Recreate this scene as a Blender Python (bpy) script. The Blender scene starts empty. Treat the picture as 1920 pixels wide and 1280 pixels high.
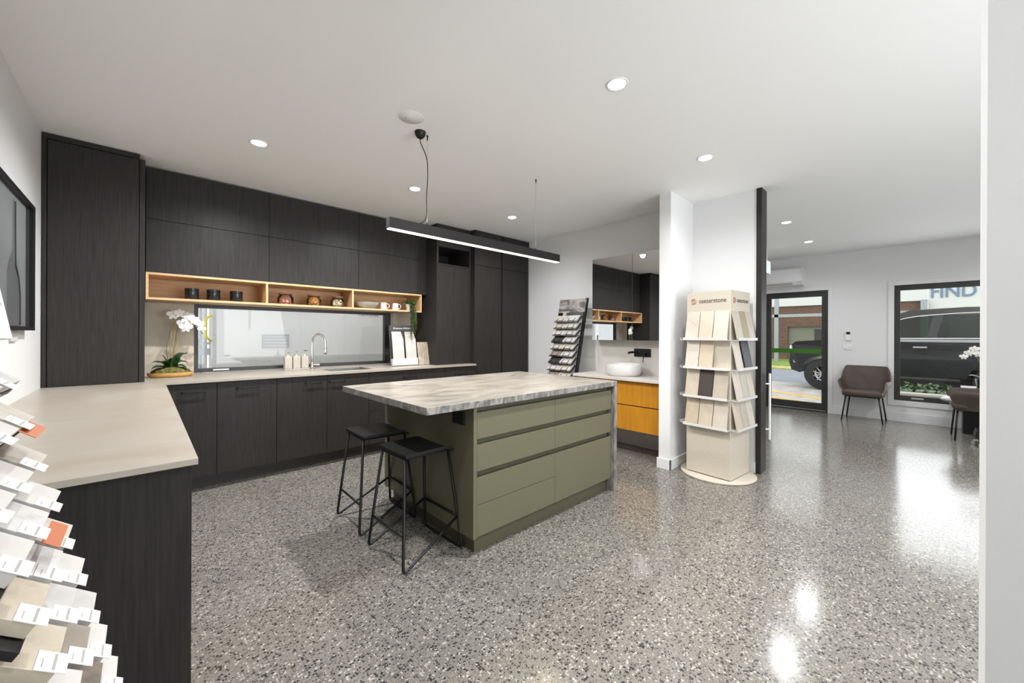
import bpy, bmesh, math, random
from math import radians, sin, cos, pi
from mathutils import Vector, Matrix, Euler

random.seed(7)
S = bpy.context.scene
COL = S.collection

# ------------------------------------------------------------------ camera
yaw, pitch, roll, FPX, SHY = radians(46.670274), radians(-0.00975), radians(0.233907), 732.07, -11.742
f = Vector((cos(yaw) * cos(pitch), sin(yaw) * cos(pitch), sin(pitch)))
r = f.cross(Vector((0, 0, 1))).normalized()
u = r.cross(f)
r2 = cos(roll) * r + sin(roll) * u
u2 = -sin(roll) * r + cos(roll) * u
cd = bpy.data.cameras.new('camera')
cam = bpy.data.objects.new('camera', cd)
COL.objects.link(cam)
m = Matrix((r2, u2, -f)).transposed().to_4x4()
m.translation = Vector((0, 0, 1.30))
cam.matrix_world = m
cd.sensor_width = 36
cd.lens = FPX / 1920 * 36
cd.shift_y = SHY / 1920
cd.clip_start = 0.03
S.camera = cam

# ------------------------------------------------------------------ world, exposure, daylight
W = bpy.data.worlds.new('overcast_sky')
S.world = W
W.use_nodes = True
nt = W.node_tree
bg = nt.nodes['Background']
tc = nt.nodes.new('ShaderNodeTexCoord')
sx = nt.nodes.new('ShaderNodeSeparateXYZ')
cr = nt.nodes.new('ShaderNodeValToRGB')
nt.links.new(tc.outputs['Generated'], sx.inputs[0])
nt.links.new(sx.outputs['Z'], cr.inputs[0])
cr.color_ramp.elements[0].color = (0.83, 0.83, 0.83, 1)
cr.color_ramp.elements[1].color = (1.0, 1.0, 1.0, 1)
nt.links.new(cr.outputs[0], bg.inputs[0])
bg.inputs[1].default_value = 1.12
S.view_settings.view_transform = 'Standard'
S.view_settings.look = 'None'
S.view_settings.exposure = 0.96
S.view_settings.gamma = 1.0
S.view_settings.use_curve_mapping = False
S.cycles.max_bounces = 7
S.cycles.diffuse_bounces = 4
S.cycles.glossy_bounces = 4
S.cycles.transparent_max_bounces = 12
S.cycles.sample_clamp_indirect = 6
S.cycles.caustics_reflective = False
S.cycles.caustics_refractive = False


def area(name, loc, rot, sx_, sy_, power, color=(1, 1, 1), spread=None, parent=None):
    l = bpy.data.lights.new(name, 'AREA')
    l.shape = 'RECTANGLE'
    l.size, l.size_y = sx_, sy_
    l.energy = power
    l.color = color
    if spread:
        l.spread = spread
    o = bpy.data.objects.new(name, l)
    COL.objects.link(o)
    o.location = loc
    o.rotation_euler = rot
    if parent:
        o.parent = parent
    return o


# two added fill lights in invented south glazing, then daylight at the reception window
area('added_fill_south_left', (2.0, -3.17, 1.35), (radians(-122), 0, pi), 2.0, 1.9, 40, (0.93, 0.965, 1.0), spread=radians(125))
area('added_fill_south_right', (5.7, -3.17, 1.35), (radians(-115), 0, pi), 3.3, 1.9, 8, (0.93, 0.965, 1.0), spread=radians(125))
area('daylight_reception_window', (8.33, -0.25, 1.2), (0, radians(90), 0), 1.6, 1.1, 7, (0.93, 0.97, 1.0))
SPOT_W = 106
SPOT_RECEPTION_W = 35
PENDANT_W = 6

# ------------------------------------------------------------------ materials
MATS = {}


def mat(name, color, rough=0.5, metal=0.0, spec=0.5, coat=0.0, emit=None, estr=1.0, noise=None, bump=None, trans=0.0):
    m = bpy.data.materials.new(name)
    m.use_nodes = True
    n, l = m.node_tree.nodes, m.node_tree.links
    b = n['Principled BSDF']
    b.inputs['Base Color'].default_value = (*color, 1)
    b.inputs['Roughness'].default_value = rough
    b.inputs['Metallic'].default_value = metal
    b.inputs['Specular IOR Level'].default_value = spec
    b.inputs['Coat Weight'].default_value = coat
    if emit:
        b.inputs['Emission Color'].default_value = (*emit, 1)
        b.inputs['Emission Strength'].default_value = estr
    sc, amt, stretch = noise if noise else (40, 0.03, (1, 1, 1))
    t = n.new('ShaderNodeTexCoord')
    mp = n.new('ShaderNodeMapping')
    mp.inputs['Scale'].default_value = stretch
    l.new(t.outputs['Object'], mp.inputs[0])
    nz = n.new('ShaderNodeTexNoise')
    nz.inputs['Scale'].default_value = sc
    nz.inputs['Detail'].default_value = 4
    l.new(mp.outputs[0], nz.inputs[0])
    rp = n.new('ShaderNodeValToRGB')
    rp.color_ramp.elements[0].position = 0.3
    rp.color_ramp.elements[1].position = 0.7
    rp.color_ramp.elements[0].color = (*[max(0, c * (1 - amt)) for c in color], 1)
    rp.color_ramp.elements[1].color = (*[min(1, c * (1 + amt)) for c in color], 1)
    l.new(nz.outputs[0], rp.inputs[0])
    l.new(rp.outputs[0], b.inputs['Base Color'])
    if bump:
        bp = n.new('ShaderNodeBump')
        bp.inputs['Strength'].default_value = bump
        bp.inputs['Distance'].default_value = 0.002
        l.new(nz.outputs[0], bp.inputs['Height'])
        l.new(bp.outputs[0], b.inputs['Normal'])
    MATS[name] = m
    return m


def ramp(n, l, src, stops):
    c = n.new('ShaderNodeValToRGB')
    e = c.color_ramp.elements
    while len(e) < len(stops):
        e.new(0.5)
    for i, (p, col) in enumerate(stops):
        e[i].position = p
        e[i].color = (*col, 1)
    l.new(src, c.inputs[0])
    return c.outputs[0]


def wood(name, c1, c2, axis_scale, rough=0.45, scale=6.0, bump=0.15):
    m = mat(name, c1, rough)
    n, l = m.node_tree.nodes, m.node_tree.links
    b = n['Principled BSDF']
    t = n.new('ShaderNodeTexCoord')
    mp = n.new('ShaderNodeMapping')
    mp.inputs['Scale'].default_value = axis_scale
    l.new(t.outputs['Object'], mp.inputs[0])
    nz = n.new('ShaderNodeTexNoise')
    nz.inputs['Scale'].default_value = scale
    nz.inputs['Detail'].default_value = 7
    nz.inputs['Roughness'].default_value = 0.65
    l.new(mp.outputs[0], nz.inputs[0])
    col = ramp(n, l, nz.outputs[0], [(0.3, c1), (0.7, c2)])
    l.new(col, b.inputs['Base Color'])
    bp = n.new('ShaderNodeBump')
    bp.inputs['Strength'].default_value = bump
    bp.inputs['Distance'].default_value = 0.001
    l.new(nz.outputs[0], bp.inputs['Height'])
    l.new(bp.outputs[0], b.inputs['Normal'])
    return m


def stone(name, base, vein, scale=3.0, rough=0.35, dist=1.2, w=(0.42, 0.56), mid=None, stretch=(1, 1, 1), coat=0.0, rotz=0, rotx=0):
    m = mat(name, base, rough, coat=coat)
    n, l = m.node_tree.nodes, m.node_tree.links
    b = n['Principled BSDF']
    t = n.new('ShaderNodeTexCoord')
    mp = n.new('ShaderNodeMapping')
    mp.inputs['Scale'].default_value = stretch
    l.new(t.outputs['Object'], mp.inputs[0])
    mp.inputs['Rotation'].default_value = (radians(rotx), radians(rotx), radians(rotz))
    nz = n.new('ShaderNodeTexNoise')
    nz.inputs['Scale'].default_value = scale
    nz.inputs['Detail'].default_value = 9
    nz.inputs['Roughness'].default_value = 0.62
    nz.inputs['Distortion'].default_value = dist
    l.new(mp.outputs[0], nz.inputs[0])
    mid = mid or tuple((a + c) / 2 for a, c in zip(base, vein))
    col = ramp(n, l, nz.outputs[0], [(w[0], vein), ((w[0] + w[1]) / 2, mid), (w[1], base)])
    l.new(col, b.inputs['Base Color'])
    return m


def terrazzo():
    m = mat('polished_terrazzo_concrete', (0.3, 0.28, 0.25), 0.23)
    n, l = m.node_tree.nodes, m.node_tree.links
    b = n['Principled BSDF']
    geo = n.new('ShaderNodeNewGeometry')
    nzc = n.new('ShaderNodeTexNoise')
    nzc.inputs['Scale'].default_value = 1.2
    nzc.inputs['Detail'].default_value = 5
    l.new(geo.outputs['Position'], nzc.inputs[0])
    cur = ramp(n, l, nzc.outputs[0], [(0.3, (0.158, 0.146, 0.127)), (0.7, (0.19, 0.176, 0.154))])
    warp = n.new('ShaderNodeTexNoise')
    warp.inputs['Scale'].default_value = 60
    l.new(geo.outputs['Position'], warp.inputs[0])
    va = n.new('ShaderNodeVectorMath')
    va.operation = 'MULTIPLY_ADD'
    va.inputs[1].default_value = (0.012, 0.012, 0)
    l.new(warp.outputs['Color'], va.inputs[0])
    l.new(geo.outputs['Position'], va.inputs[2])
    for sc, th, stops in (
            (230, 0.32, [(0.0, (0.09, 0.085, 0.076)), (0.22, (0.18, 0.166, 0.146)), (0.70, (0.28, 0.262, 0.235))]),
            (98, 0.36, [(0.0, (0.035, 0.034, 0.032)), (0.27, (0.11, 0.103, 0.094)), (0.38, (0.205, 0.19, 0.165)), (0.82, (0.38, 0.362, 0.325))]),
    ):
        v = n.new('ShaderNodeTexVoronoi')
        v.voronoi_dimensions = '2D'
        v.inputs['Scale'].default_value = sc
        l.new(va.outputs[0], v.inputs['Vector'])
        s = n.new('ShaderNodeSeparateColor')
        l.new(v.outputs['Color'], s.inputs[0])
        # radius varies per cell
        mu = n.new('ShaderNodeMath')
        mu.operation = 'MULTIPLY_ADD'
        l.new(s.outputs[1], mu.inputs[0])
        mu.inputs[1].default_value = 0.5
        mu.inputs[2].default_value = th - 0.25
        lt = n.new('ShaderNodeMath')
        lt.operation = 'LESS_THAN'
        l.new(v.outputs['Distance'], lt.inputs[0])
        l.new(mu.outputs[0], lt.inputs[1])
        cc = ramp(n, l, s.outputs[0], stops)
        cc.node.color_ramp.interpolation = 'CONSTANT'
        mx = n.new('ShaderNodeMix')
        mx.data_type = 'RGBA'
        l.new(lt.outputs[0], mx.inputs[0])
        l.new(cur, mx.inputs[6])
        l.new(cc, mx.inputs[7])
        cur = mx.outputs[2]
    l.new(cur, b.inputs['Base Color'])
    nr = n.new('ShaderNodeTexNoise')
    nr.inputs['Scale'].default_value = 3
    l.new(geo.outputs['Position'], nr.inputs[0])
    rr = n.new('ShaderNodeMapRange')
    rr.inputs[3].default_value = 0.12
    rr.inputs[4].default_value = 0.19
    l.new(nr.outputs[0], rr.inputs[0])
    l.new(rr.outputs[0], b.inputs['Roughness'])
    b.inputs['Specular IOR Level'].default_value = 0.5
    return m


def brick(name, c1, c2, mortar, scale=1.0, axes='YZ'):
    m = mat(name, c1, 0.85)
    n, l = m.node_tree.nodes, m.node_tree.links
    b = n['Principled BSDF']
    g = n.new('ShaderNodeNewGeometry')
    s = n.new('ShaderNodeSeparateXYZ')
    c = n.new('ShaderNodeCombineXYZ')
    l.new(g.outputs['Position'], s.inputs[0])
    l.new(s.outputs['Y'], c.inputs[0])
    l.new(s.outputs['Z'], c.inputs[1])
    t = n.new('ShaderNodeTexBrick')
    t.inputs['Color1'].default_value = (*c1, 1)
    t.inputs['Color2'].default_value = (*c2, 1)
    t.inputs['Mortar'].default_value = (*mortar, 1)
    t.inputs['Scale'].default_value = scale
    t.inputs['Mortar Size'].default_value = 0.008
    t.inputs['Brick Width'].default_value = 0.24
    t.inputs['Row Height'].default_value = 0.085
    l.new(c.outputs[0], t.inputs[0])
    l.new(t.outputs[0], b.inputs['Base Color'])
    return m


def pane_mat(name, tint=(1, 1, 1), refl=1.0, rough=0.0):
    m = bpy.data.materials.new(name)
    m.use_nodes = True
    n, l = m.node_tree.nodes, m.node_tree.links
    n.clear()
    o = n.new('ShaderNodeOutputMaterial')
    mx = n.new('ShaderNodeMixShader')
    tr = n.new('ShaderNodeBsdfTransparent')
    gl = n.new('ShaderNodeBsdfGlossy')
    fr = n.new('ShaderNodeFresnel')
    fr.inputs[0].default_value = 1.5
    mu = n.new('ShaderNodeMath')
    mu.operation = 'MULTIPLY'
    mu.inputs[1].default_value = refl
    tr.inputs[0].default_value = (*tint, 1)
    gl.inputs['Roughness'].default_value = rough
    l.new(fr.outputs[0], mu.inputs[0])
    l.new(mu.outputs[0], mx.inputs[0])
    l.new(tr.outputs[0], mx.inputs[1])
    l.new(gl.outputs[0], mx.inputs[2])
    l.new(mx.outputs[0], o.inputs[0])
    return m


M_WALL = mat('white_wall_paint', (0.73, 0.73, 0.73), 0.6, noise=(300, 0.01, (1, 1, 1)))
M_CEIL = mat('white_ceiling_paint', (0.90, 0.90, 0.895), 0.7, noise=(300, 0.01, (1, 1, 1)))
M_TRIM = mat('white_gloss_trim', (0.74, 0.74, 0.74), 0.35)
M_FLOOR = terrazzo()
M_DARK = wood('black_stained_oak_laminate', (0.019, 0.0168, 0.0158), (0.037, 0.033, 0.031), (22, 22, 0.9), 0.42, 5)
M_DARK.node_tree.nodes['Principled BSDF'].inputs['Specular IOR Level'].default_value = 0.2
M_DARKX = mat('matte_black_carcass', (0.022, 0.021, 0.021), 0.5)
M_KICK = mat('dark_kickboard', (0.045, 0.038, 0.034), 0.45)
M_GAP = mat('deep_shadow_black', (0.008, 0.008, 0.008), 0.7)
M_BLACK = mat('black_powder_coat', (0.008, 0.008, 0.008), 0.4, spec=.35)
M_ALU = mat('charcoal_aluminium_frame', (0.030, 0.029, 0.028), 0.4)
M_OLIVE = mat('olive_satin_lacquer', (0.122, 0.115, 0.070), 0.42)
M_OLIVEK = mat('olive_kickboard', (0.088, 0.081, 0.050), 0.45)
M_BENCH = stone('beige_concrete_look_benchtop', (0.42, 0.382, 0.33), (0.355, 0.303, 0.245), 2.2, 0.32, 0.6, (0.35, 0.65))
M_SPLASH = stone('beige_stone_splashback', (0.60, 0.525, 0.42), (0.49, 0.425, 0.335), 2.5, 0.4, 1.0, (0.36, 0.58))
M_MARBLE = stone('brown_grey_marble', (0.32, 0.294, 0.256), (0.14, 0.13, 0.118), 2.4, 0.28, 1.6, (0.32, 0.58), mid=(0.245, 0.225, 0.196), stretch=(1.0, 2.4, 1.0), rotz=38)
M_MARBLE_E = stone('grey_veined_marble_edge', (0.31, 0.292, 0.27), (0.09, 0.087, 0.083), 7, 0.35, 1.5, (0.36, 0.62), stretch=(2.4, 2.4, .9), rotx=35)
M_VTOP = stone('pale_stone_vanity_top', (0.58, 0.55, 0.51), (0.53, 0.50, 0.46), 3, 0.35, 0.8)
M_VSPLASH = stone('pale_vanity_splashback', (0.56, 0.53, 0.50), (0.52, 0.49, 0.46), 3, 0.4, 0.8)
M_OAK = wood('light_oak', (0.56, 0.34, 0.165), (0.72, 0.48, 0.26), (1.2, 14, 14), 0.45, 4)
M_TIMBER = wood('golden_timber_veneer', (0.40, 0.165, 0.010), (0.54, 0.235, 0.020), (10, 10, 1.0), 0.38, 3)
M_CHROME = mat('chrome', (0.75, 0.75, 0.76), 0.08, 1.0)
M_STEEL = mat('brushed_stainless_steel', (0.55, 0.55, 0.54), 0.28, 1.0)
M_MIRROR = mat('mirror_silver', (0.62, 0.63, 0.635), 0.01, 1.0, noise=(1, 0.0, (1, 1, 1)))
M_CERAMIC = mat('white_ceramic', (0.66, 0.65, 0.64), 0.15)
M_GLASS = pane_mat('clear_window_glass', (0.97, 0.98, 0.98), 0.32)
M_JAR = pane_mat('clear_jar_glass', (0.985, 0.985, 0.985), 0.9)
M_LED = mat('downlight_lens', (1, 1, 1), 0.5, emit=(1, 0.97, 0.92), estr=14)
M_STRIP = mat('warm_led_strip', (1, 1, 1), 0.5, emit=(1, 0.86, 0.66), estr=3.5)
M_WHITE = mat('white_plastic', (0.80, 0.80, 0.79), 0.35)
M_CREAM = mat('cream_laminate', (0.56, 0.505, 0.415), 0.42)
M_ACRYL = pane_mat('clear_acrylic', (0.93, 0.94, 0.93), 2.0, 0.05)
M_TXT = mat('dark_grey_print', (0.06, 0.055, 0.05), 0.6)
M_TXTL = mat('pale_grey_print', (0.35, 0.34, 0.33), 0.6)
M_ORANGE = mat('orange_print', (0.45, 0.13, 0.045), 0.5)
M_WPRINT = mat('white_print', (0.85, 0.85, 0.85), 0.5)
M_LEATHER = mat('brown_suede_leather', (0.072, 0.049, 0.038), 0.6, noise=(9, 0.25, (1, 1, 1)), bump=0.2)
M_LEATHERG = mat('grey_leather_cushion', (0.42, 0.41, 0.40), 0.5, noise=(9, 0.1, (1, 1, 1)))
M_LEAF = mat('glossy_green_leaf', (0.022, 0.085, 0.020), 0.3, noise=(14, 0.35, (1, 1, 1)))
M_TRAIL = mat('trailing_green_foliage', (0.050, 0.125, 0.032), 0.5, noise=(60, 0.35, (1, 1, 1)))
M_MOSS = mat('olive_moss', (0.13, 0.12, 0.028), 0.9, noise=(45, 0.7, (1, 1, 1)), bump=1.0)
M_PETAL = mat('white_petal', (0.85, 0.83, 0.80), 0.5)
M_LIP = mat('yellow_green_lip', (.45, .42, .10), .5)
M_CANE = mat('bamboo_cane', (0.52, 0.34, 0.10), 0.5)
M_STEM = mat('olive_green_stem', (0.14, 0.16, 0.04), 0.5)
M_BOWLW = wood('honey_timber_bowl', (0.60, 0.33, 0.09), (0.72, 0.43, 0.15), (2, 12, 12), 0.4, 4)
M_BLKCER = mat('glossy_black_canister', (0.010, 0.010, 0.010), 0.18)
M_LIDW = mat('dark_walnut_lid', (0.13, 0.055, 0.03), 0.4, noise=(30, 0.3, (1, 4, 1)))
M_GREYCER = mat('sage_grey_ceramic', (0.42, 0.44, 0.40), 0.3)
M_MUG = mat('pearl_white_glaze', (0.62, 0.60, 0.55), 0.18)
M_TILEC = mat('cream_dispenser', (0.46, 0.42, 0.355), 0.4)
M_GREEN = mat('green_vinyl_band', (0.035, 0.16, 0.004), 0.4)
M_WRAP = mat('red_orange_sweets', (0.75, 0.16, 0.10), 0.3, noise=(70, 0.7, (1, 1, 1)))
M_RUBBER = mat('tyre_rubber', (0.018, 0.018, 0.017), 0.7)
M_CARP = mat('black_car_paint', (0.008, 0.009, 0.010), 0.22, coat=0.0, spec=.4)
M_CARG = pane_mat('tinted_car_glass', (0.20, 0.28, 0.21), 0.7)
M_CARIN = mat('dark_car_interior', (0.03, 0.035, 0.03), 0.7)
M_CARPL = mat('car_black_plastic', (0.025, 0.025, 0.025), 0.5)
M_SILV = mat('silver_car_trim', (0.42, 0.43, 0.45), 0.3, 0.3)
M_TRUCK = mat('white_truck_panel', (0.80, 0.79, 0.775), 0.4)
M_TRUCKG = mat('pale_grey_truck_strip', (0.62, 0.615, 0.605), 0.4)
M_GREYM = mat('galvanised_steel', (0.36, 0.40, 0.43), 0.4, 0.3)
M_YEL = mat('yellow_handle', (0.75, 0.62, 0.06), 0.4)
M_CONC = mat('pavement_concrete', (0.42, 0.40, 0.37), 0.75, noise=(4, 0.2, (1, 1, 1)))
M_ASPH = mat('grey_asphalt', (0.20, 0.225, 0.26), 0.8, noise=(3, 0.12, (1, 1, 1)))
M_GRASS = mat('verge_grass', (0.18, 0.27, 0.05), 0.9, noise=(5, 0.35, (1, 1, 1)))
M_KERB = mat('mossy_kerb', (0.42, 0.40, 0.12), 0.8, noise=(3, 0.4, (1, 1, 1)))
M_YLINE = mat('yellow_line_paint', (0.72, 0.44, 0.06), 0.6, noise=(6, 0.25, (1, 1, 1)))
M_BRICK = brick('red_brown_brick', (0.125, 0.060, 0.043), (0.175, 0.083, 0.058), (0.22, 0.18, 0.15))
M_GARAGE = mat('grey_green_roller_door', (0.22, 0.225, 0.18), 0.6)
M_FASCIA = mat('white_metal_cladding', (0.70, 0.72, 0.73), 0.5)
M_BROWNW = mat('brown_rendered_wall', (0.19, 0.15, 0.12), 0.8)
M_BLUE = mat('faded_blue_letters', (0.17, 0.24, 0.38), 0.6)
M_PLANTER = mat('cream_planter_kerb', (0.55, 0.52, 0.45), 0.7)
M_BUSH = mat('planter_leaves', (0.07, 0.16, 0.03), 0.6, noise=(25, 0.4, (1, 1, 1)))
M_ART = mat('grey_photo_print', (0.36, 0.36, 0.365), 0.5, noise=(1.5, 0.2, (1, 1, 1)))
M_ART2 = mat('dark_photo_tone', (0.045, 0.045, 0.047), 0.5)
M_ART3 = mat('mid_photo_tone', (0.20, 0.20, 0.205), 0.5)
M_MDF = mat('raw_board_edge', (0.52, 0.38, 0.24), 0.7)
M_SIGNG = mat('exit_sign_face', (0.02, 0.35, 0.08), 0.4, emit=(0.05, 0.8, 0.2), estr=0.8)

# ------------------------------------------------------------------ mesh helpers
LOC = {}


def link(name, me, m, parent=None):
    o = bpy.data.objects.new(name, me)
    COL.objects.link(o)
    if m is not None:
        for mm in (m if isinstance(m, (list, tuple)) else [m]):
            me.materials.append(mm)
    if parent is not None:
        o.parent = parent
    return o


def obj(name, bm, m, parent=None, smooth=False, auto=None, world=True):
    """one mesh object; geometry given in world coordinates is moved into its thing's frame"""
    me = bpy.data.meshes.new(name)
    bmesh.ops.recalc_face_normals(bm, faces=bm.faces)
    if parent is not None and world and LOC.get(parent.name):
        bmesh.ops.translate(bm, verts=bm.verts, vec=-Vector(LOC[parent.name]))
    bm.to_mesh(me)
    bm.free()
    if smooth or auto:
        for p in me.polygons:
            p.use_smooth = True
        if auto:
            me.set_sharp_from_angle(angle=radians(auto))
    o = link(name, me, m, parent)
    LOC[o.name] = LOC.get(parent.name) if (parent is not None and world) else None
    return o


def thing(name, label, cat, loc=(0, 0, 0), rot=0.0, group=None):
    o = bpy.data.objects.new(name, None)
    o.empty_display_size = 0.1
    COL.objects.link(o)
    o.location = loc
    o.rotation_euler = (0, 0, rot)
    LOC[o.name] = tuple(loc)
    o['label'] = label
    o['category'] = cat
    if group:
        o['group'] = group
    return o


def tag(o, label, cat, group=None):
    o['label'] = label
    o['category'] = cat
    if group:
        o['group'] = group
    return o


def struct(o):
    o['kind'] = 'structure'
    return o


def dup(root, loc, rot=0.0, label=None, group=None):
    q = root.copy()
    COL.objects.link(q)
    q.location = loc
    q.rotation_euler = (0, 0, rot)
    if label:
        q['label'] = label
    if group:
        q['group'] = group
    for ch in list(root.children):
        c = ch.copy()
        COL.objects.link(c)
        c.parent = q
        for g in list(ch.children):
            d = g.copy()
            COL.objects.link(d)
            d.parent = c
    return q


def box(bm, x0, x1, y0, y1, z0, z1, bev=0.0, mi=0):
    g = bmesh.ops.create_cube(bm, size=1.0)
    vs = g['verts']
    for v in vs:
        v.co = Vector((x0 + (v.co.x + .5) * (x1 - x0), y0 + (v.co.y + .5) * (y1 - y0), z0 + (v.co.z + .5) * (z1 - z0)))
    fs = {fc for v in vs for fc in v.link_faces}
    for fc in fs:
        fc.material_index = mi
    if bev:
        es = {e for v in vs for e in v.link_edges}
        res = bmesh.ops.bevel(bm, geom=list(es), offset=bev, segments=2, affect='EDGES', profile=0.5)
        for fc in res['faces']:
            fc.material_index = mi
    return bm


def B(*a, bev=0.0):
    return box(bmesh.new(), *a, bev=bev)


def xform(bm, mtx):
    bmesh.ops.transform(bm, matrix=mtx, verts=bm.verts)
    return bm


def poly_prism(bm, pts, axis, a0, a1):
    """extrude a closed 2D outline along an axis; pts are (p, q) in the other two axes in order"""
    def mk(p, q, a):
        return {'x': Vector((a, p, q)), 'y': Vector((p, a, q)), 'z': Vector((p, q, a))}[axis]
    v0 = [bm.verts.new(mk(p, q, a0)) for p, q in pts]
    v1 = [bm.verts.new(mk(p, q, a1)) for p, q in pts]
    n = len(pts)
    bm.faces.new(v0)
    bm.faces.new(v1[::-1])
    for i in range(n):
        bm.faces.new((v0[i], v0[(i + 1) % n], v1[(i + 1) % n], v1[i]))
    return bm


def lathe(bm, prof, c=(0, 0, 0), seg=32, sx=1.0, sy=1.0):
    rings = []
    for rr, z in prof:
        if rr < 1e-6:
            rings.append([bm.verts.new((c[0], c[1], c[2] + z))])
        else:
            rings.append([bm.verts.new((c[0] + rr * sx * cos(2 * pi * i / seg), c[1] + rr * sy * sin(2 * pi * i / seg), c[2] + z)) for i in range(seg)])
    for a, b in zip(rings, rings[1:]):
        if len(a) == 1 and len(b) == 1:
            continue
        for i in range(seg):
            j = (i + 1) % seg
            if len(a) == 1:
                bm.faces.new((a[0], b[j], b[i]))
            elif len(b) == 1:
                bm.faces.new((a[i], a[j], b[0]))
            else:
                bm.faces.new((a[i], a[j], b[j], b[i]))
    return bm


def fillet(pts, rad, n=6):
    out = [Vector(pts[0])]
    for i in range(1, len(pts) - 1):
        p, a, b = Vector(pts[i]), Vector(pts[i - 1]), Vector(pts[i + 1])
        da, db = (a - p), (b - p)
        d = min(rad, da.length * .45, db.length * .45)
        s, e = p + da.normalized() * d, p + db.normalized() * d
        for k in range(n + 1):
            t = k / n
            out.append((1 - t) ** 2 * s + 2 * t * (1 - t) * p + t * t * e)
    out.append(Vector(pts[-1]))
    return out


def tube(bm, pts, rad, seg=8, closed=False):
    pts = [Vector(p) for p in pts]
    n = len(pts)
    rads = rad if isinstance(rad, (list, tuple)) else [rad] * n
    t0 = (pts[1] - pts[0]).normalized()
    nrm = t0.orthogonal().normalized()
    rings = []
    for i, p in enumerate(pts):
        if closed:
            t = (pts[(i + 1) % n] - pts[i - 1]).normalized()
        else:
            t = (pts[min(i + 1, n - 1)] - pts[max(i - 1, 0)]).normalized()
        nrm = (nrm - t * nrm.dot(t)).normalized()
        bn = t.cross(nrm)
        rings.append([bm.verts.new(p + rads[i] * (cos(2 * pi * k / seg) * nrm + sin(2 * pi * k / seg) * bn)) for k in range(seg)])
    pairs = list(zip(rings, rings[1:])) + ([(rings[-1], rings[0])] if closed else [])
    for a, b in pairs:
        for k in range(seg):
            j = (k + 1) % seg
            bm.faces.new((a[k], a[j], b[j], b[k]))
    if not closed:
        bm.faces.new(rings[0][::-1])
        bm.faces.new(rings[-1])
    return bm


def rod(bm, a, b, r0, r1=None, seg=12):
    return tube(bm, [a, b], [r0, r1 if r1 else r0], seg)


def text(name, body, size, mtx, m, parent, extrude=0.0006, align='CENTER', sx=1.0, world=True, bold=0.0):
    c = bpy.data.curves.new(name, 'FONT')
    c.body = body
    c.size = size
    c.extrude = extrude
    c.offset = bold
    c.align_x = align
    c.align_y = 'CENTER'
    tmp = bpy.data.objects.new('tmp', c)
    COL.objects.link(tmp)
    dg = bpy.context.evaluated_depsgraph_get()
    me = bpy.data.meshes.new_from_object(tmp.evaluated_get(dg))
    bpy.data.objects.remove(tmp)
    mm = mtx @ Matrix.Diagonal((sx, 1, 1, 1))
    me.transform(mm)
    if parent is not None and world and LOC.get(parent.name):
        me.transform(Matrix.Translation(-Vector(LOC[parent.name])))
    me.name = name
    return link(name, me, m, parent)


def facing(loc, out, up=(0, 0, 1)):
    """matrix whose local x runs right and y up on a face that looks along 'out'"""
    z = Vector(out).normalized()
    y = (Vector(up) - z * Vector(up).dot(z)).normalized()
    x = y.cross(z)
    mm = Matrix((x, y, z)).transposed().to_4x4()
    mm.translation = Vector(loc)
    return mm


# ================================================================== THE SETTING
H = 2.70
struct(obj('floor', B(-0.62, 8.6, -3.3, 4.95, -0.06, 0.0), M_FLOOR))
struct(obj('ceiling', B(-0.62, 8.6, -3.3, 4.95, H, H + 0.1), M_CEIL))
struct(obj('wall_left', B(-0.62, -0.52, -3.3, 4.95, 0, H), M_WALL))

bm = bmesh.new()   # back wall with the splashback window opening
for a in ((-0.52, 0.348, 4.78, 4.92, 0, H), (2.362, 4.42, 4.78, 4.92, 0, H), (0.348, 2.362, 4.78, 4.92, 0, 0.90), (0.348, 2.362, 4.78, 4.92, 1.62, H)):
    box(bm, *a)
struct(obj('wall_back', bm, M_WALL))
# vanity wall + its return
struct(obj('wall_vanity', B(4.235, 4.37, 1.105, 4.95, 0, H), M_WALL))
struct(obj('wall_nib', B(3.711, 4.24, 1.698, 1.812, 0, H), M_WALL))
struct(obj('trim_1', B(4.225, 4.39, 1.062, 1.106, 0, H), M_DARK))
bm = bmesh.new()
box(bm, 3.697, 4.235, 1.684, 1.698, 0, 0.10, .002)
box(bm, 3.697, 3.711, 1.684, 1.826, 0, 0.10, .002)
struct(obj('baseboard_nib', bm, M_TRIM))
struct(obj('baseboard_vanity', B(4.221, 4.235, 1.106, 1.684, 0, 0.10, bev=.002), M_TRIM))
# near wall that cuts the right of the view
struct(obj('wall_near', B(0.957, 1.067, -0.95, -0.065, 0, H), M_WALL))
# reception wall with door and window openings
Xr = 8.45
bm = bmesh.new()
DY0, DY1, DZ = 1.139, 2.06, 2.09
WY0, WY1, WZ0, WZ1 = -0.95, 0.337, 0.325, 2.09
for a in ((Xr, Xr + .14, DY1, 4.95, 0, H), (Xr, Xr + .14, DY0, DY1, DZ, H), (Xr, Xr + .14, WY1, DY0, 0, H),
          (Xr, Xr + .14, WY0, WY1, 0, WZ0), (Xr, Xr + .14, WY0, WY1, WZ1, H), (Xr, Xr + .14, -3.3, WY0, 0, H)):
    box(bm, *a)
struct(obj('wall_reception', bm, M_WALL))
struct(obj('wall_reception_north', B(4.37, Xr, 3.2, 3.3, 0, H), M_WALL))
bm = bmesh.new()   # south wall with an opening for added, unseen glazing
for a in ((-.52, -.48, -3.3, -3.2, 0, H), (7.4, Xr, -3.3, -3.2, 0, H), (-.48, 7.4, -3.3, -3.2, 0, .35), (-.48, 7.4, -3.3, -3.2, 2.35, H)):
    box(bm, *a)
struct(obj('wall_south', bm, M_WALL))
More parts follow.
